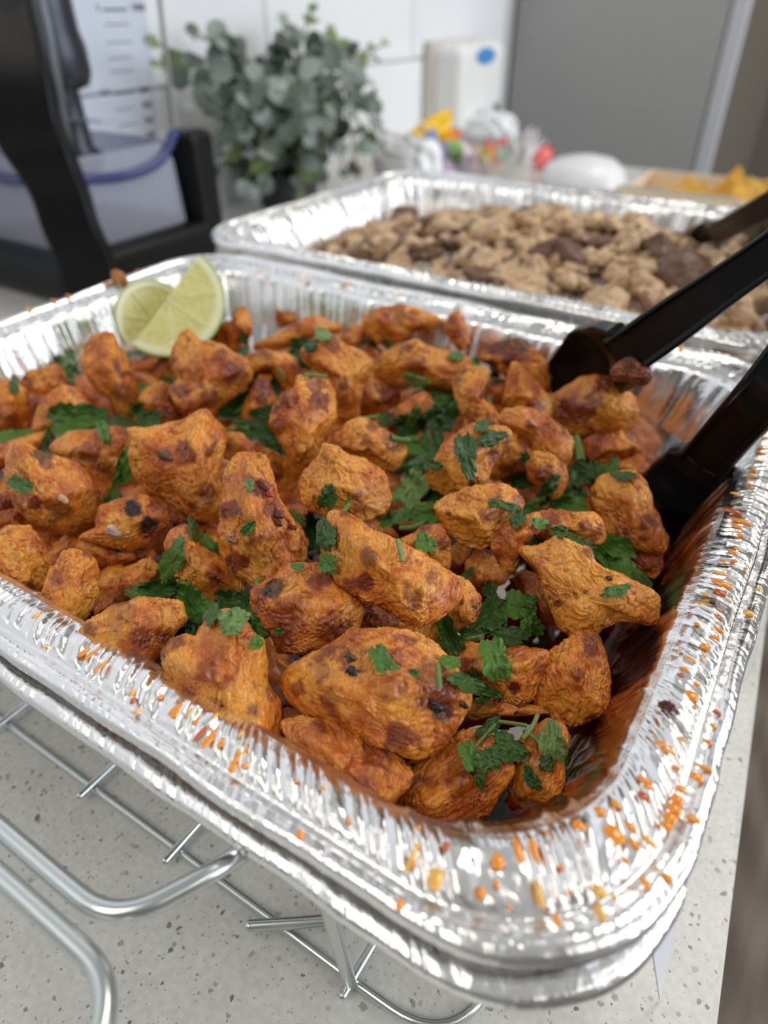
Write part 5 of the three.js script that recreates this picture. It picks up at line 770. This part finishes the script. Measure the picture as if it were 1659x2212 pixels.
  const dome = new THREE.LatheGeometry([[.075, 0], [.078, .004], [.07, .026], [.05, .040], [.02, .046], [0, .047], [0, .045], [.05, .037], [.068, .022], [.074, .002]].map(p => new THREE.Vector2(...p)), 48);
  const dm = tag(obj('white_bowl', dome, mat(lin(236, 236, 240), .35, { clearcoat: .3 })), 'upturned white bowl between the sweets and the box of chips', 'bowl'); { const p = onY(1262, 372, -.085); dm.position.set(p.x, .9, p.z); dm.scale.setScalar(.84); }
  // box of tortilla chips
  const bx = onY(1345, 425, -.085), bx2 = onY(1640, 470, -.085), zc = bx.z - .02, bt = thing('chip_box', 'open tan cardboard tray holding yellow tortilla chips', 'box', V((bx.x + .10) / 2, .9, zc)), card = mat(lin(240, 212, 174), .8), inside = mat(lin(240, 226, 206), .8), hw = (.10 - bx.x) / 2, hd = .075, hh = .036, th = .002;
  const slant = (x0, z0, x1, z1, m, name) => { const dx = z1 - z0, dz = -(x1 - x0), l = Math.hypot(dx, dz), ox = -dx / l * .014, oz = -dz / l * .014, q = [V(x0, 0, z0), V(x1, 0, z1), V(x1 - ox * 1, hh, z1 - oz), V(x0 - ox, hh, z0 - oz)], n = V(ox, 0, oz).normalize().multiplyScalar(th), pos = []; for (const k of [0, 1]) for (const p of q) pos.push(p.x + k * n.x, p.y, p.z + k * n.z); const g = finish(new THREE.BufferGeometry(), pos, [0, 1, 2, 0, 2, 3, 4, 6, 5, 4, 7, 6, 3, 2, 6, 3, 6, 7, 0, 3, 7, 0, 7, 4, 1, 5, 6, 1, 6, 2]).toNonIndexed(); g.computeVertexNormals(); return obj(name, g, m, bt); };
  slant(-hw, hd, hw, hd, card, 'side'); slant(hw, hd, hw, -hd, card, 'side'); slant(hw, -hd, -hw, -hd, inside, 'side'); slant(-hw, -hd, -hw, hd, inside, 'side'); obj('bottom', box(-hw, hw, 0, .003, -hd, hd), card, bt);
  const chipGeo = s => { const N = 16, pos = [], idx = [], C = [[0, .62], [-.55, -.34], [.55, -.34]]; for (const side of [0, 1]) for (let i = 0; i <= N; i++) for (let j = 0; j <= N - i; j++) { const u = i / N, v = j / N, w = 1 - u - v, x = C[0][0] * w + C[1][0] * u + C[2][0] * v, y = C[0][1] * w + C[1][1] * u + C[2][1] * v, e = 1 - .12 * (Math.max(u, v, w) - .33); pos.push(x * e, y * e, .16 * Math.sin(2.2 * x + s) * x + .12 * y * y + .025 * noise(x * 5 + s, y * 5, 1) + (side ? -.018 : .018)); } const row = i => i * (N + 1) - i * (i - 1) / 2, M = row(N + 1); for (const o of [0, M]) for (let i = 0; i < N; i++) for (let j = 0; j < N - i; j++) { const a = o + row(i) + j, b = o + row(i + 1) + j, q = [[a, b, a + 1]]; if (j < N - i - 1) q.push([b, b + 1, a + 1]); for (const f of q) o ? idx.push(f[0], f[2], f[1]) : idx.push(...f); } const edge = []; for (let j = 0; j <= N; j++) edge.push(row(0) + j); for (let i = 1; i <= N; i++) edge.push(row(i) + N - i); for (let i = N - 1; i > 0; i--) edge.push(row(i)); edge.forEach((a, k) => { const b = edge[(k + 1) % edge.length]; idx.push(a, b, a + M, b, b + M, a + M); }); return finish(new THREE.BufferGeometry(), pos, idx); };
  const cg = [0, 1, 2].map(chipGeo), cm = [lin(226, 176, 70), lin(236, 192, 92), lin(214, 160, 52)].map(c => mat(c, .75, { bumpMap: grain, bumpScale: .0005 }));
  const spots = [[1490, 400, .05, 'small upright'], [1520, 412, .045, 'flat'], [1585, 395, .06, 'pointed upright'], [1562, 415, .05, 'half-sunk'], [1625, 415, .065, 'broad rounded'], [1650, 400, .06, 'tilted'], [1600, 432, .06, 'front'], [1540, 425, .045, 'low'], [1450, 412, .04, 'leftmost low'], [1680, 420, .06, 'rearmost']];
  spots.forEach(([px, py, s, w], i) => { const m = tag(obj('tortilla_chip', cg[i % 3], cm[i % 3]), `${w} yellow tortilla chip sticking out of the tan tray`, 'chip', 'tortilla chips in the tray'), p = onZ(px, py, zc + .02 - .015 * (i % 3)); m.position.copy(p); m.position.y -= .010; m.rotation.set(-.5 + .7 * (r() - .5), r() * 1.6 - .8, r() * 2.4, 'YXZ'); m.scale.setScalar(s); });
  { const c = [onZ(1340, 402, zc + .125), onZ(1505, 422, zc + .125), onZ(1585, 432, zc + .125), onZ(1600, 452, zc + .125)]; const ly = Math.min(...c.map(p => p.y)); const ld = thing('plastic_cover', 'clear plastic lid with a rounded rim in front of the tan tray', 'lid', V(c[1].x, .9, zc + .125)); obj('lid_rim', tube(c.map(p => p.sub(ld.position)), .0022, 50), mat(lin(214, 220, 214), .15, { transmission: .5 }), ld); const w0 = c[0], w1 = c[3], mid = V((w0.x + w1.x) / 2, 0, 0); obj('lid_wall', box(w0.x, w1.x, 0, Math.min(w0.y, w1.y), -.0006, .0006), mat([.95, .96, .95], .08, { transmission: .95 }), ld); }
}
// ---------------------------------------------------------------- crumbs and seeds
{
  const bit = (name, label, cat, px, py, s, color, from, up = .0005) => { const g = chunk({ outline: a => s * (1 + .3 * Math.cos(2 * a) + .2 * Math.cos(3 * a + 1)), size: s, tf: s * .7, tb: s * .6, seed: px, detail: s > .004 ? 20 : 7, fac: .6, fib: s > .004 ? 2.5 : .5, tint: (x, y, z, q) => color.map(c => c * (.8 + .5 * q.broad)) }); const m = tag(obj(name, g, crumbMat), label, cat), d = sight(px, py).normalize(); m.position.copy(from ?? EYE.clone().addScaledVector(d, hitAt(px, py, -.01).t - up)); return m; };
  const crumbMat = new THREE.MeshPhysicalMaterial({ vertexColors: true, roughness: .45, clearcoat: .3 });
  bit('spice_crumb', 'red-brown lump of meat stuck to the neck of the tongs', 'crumb', 1362, 803, .0055, [.30, .075, .024], onY(1362, 803, .017));
  bit('spice_crumb', 'small dark red crumb on the foil rim at the right', 'crumb', 1439, 1525, .0013, [.16, .035, .018], onY(1439, 1525, .0025));
  bit('spice_crumb', 'orange scrap stuck upright on the far left foil rim', 'crumb', 256, 592, .0045, [.62, .24, .03], onY(256, 600, .004));
  bit('spice_crumb', 'black burnt crumb at the right end of the largest chunk', 'crumb', 1000, 1522, .0011, [.02, .014, .012]);
  for (const [px, py, s, c, what] of [[760, 1452, .0016, [.02, .018, .016], 'black pepper seed near the top of the largest chunk'], [758, 1422, .0021, [.12, .07, .035], 'brown seed above the black one on the largest chunk'], [937, 1524, .0024, [.015, .013, .012], 'curled black seed at the right of the largest chunk'], [135, 1078, .0028, [.72, .48, .24], 'pale sesame-like flake on the large oval chunk'], [500, 1160, .0024, [.66, .36, .20], 'pale pink crumb low on the crumb-filled tall chunk'], [580, 1066, .0022, [.55, .05, .035], 'glossy red pepper bit in the groove of the tall chunk'], [565, 1045, .0030, [.22, .05, .02], 'topmost dark spice crumb in the groove of the tall chunk'], [600, 1110, .0026, [.20, .045, .02], 'middle dark spice crumb in the groove of the tall chunk'], [598, 1128, .0022, [.15, .03, .012], 'thin dark spice crumb low in the groove'], [632, 1138, .0018, [.20, .05, .02], 'round dark crumb right of the groove on the tall chunk'], [355, 983, .0034, [.20, .10, .05], 'brown seed husk on the blocky creased chunk'], [243, 1148, .0036, [.72, .52, .38], 'shiny pale onion bit on the burnt rounded chunk'], [1314, 1248, .0013, [.05, .03, .02], 'small dark speck on the triangular chunk']])
    bit('spice_crumb', what, 'crumb', px, py, s * .62, c);
}
renderer.render(scene, camera);
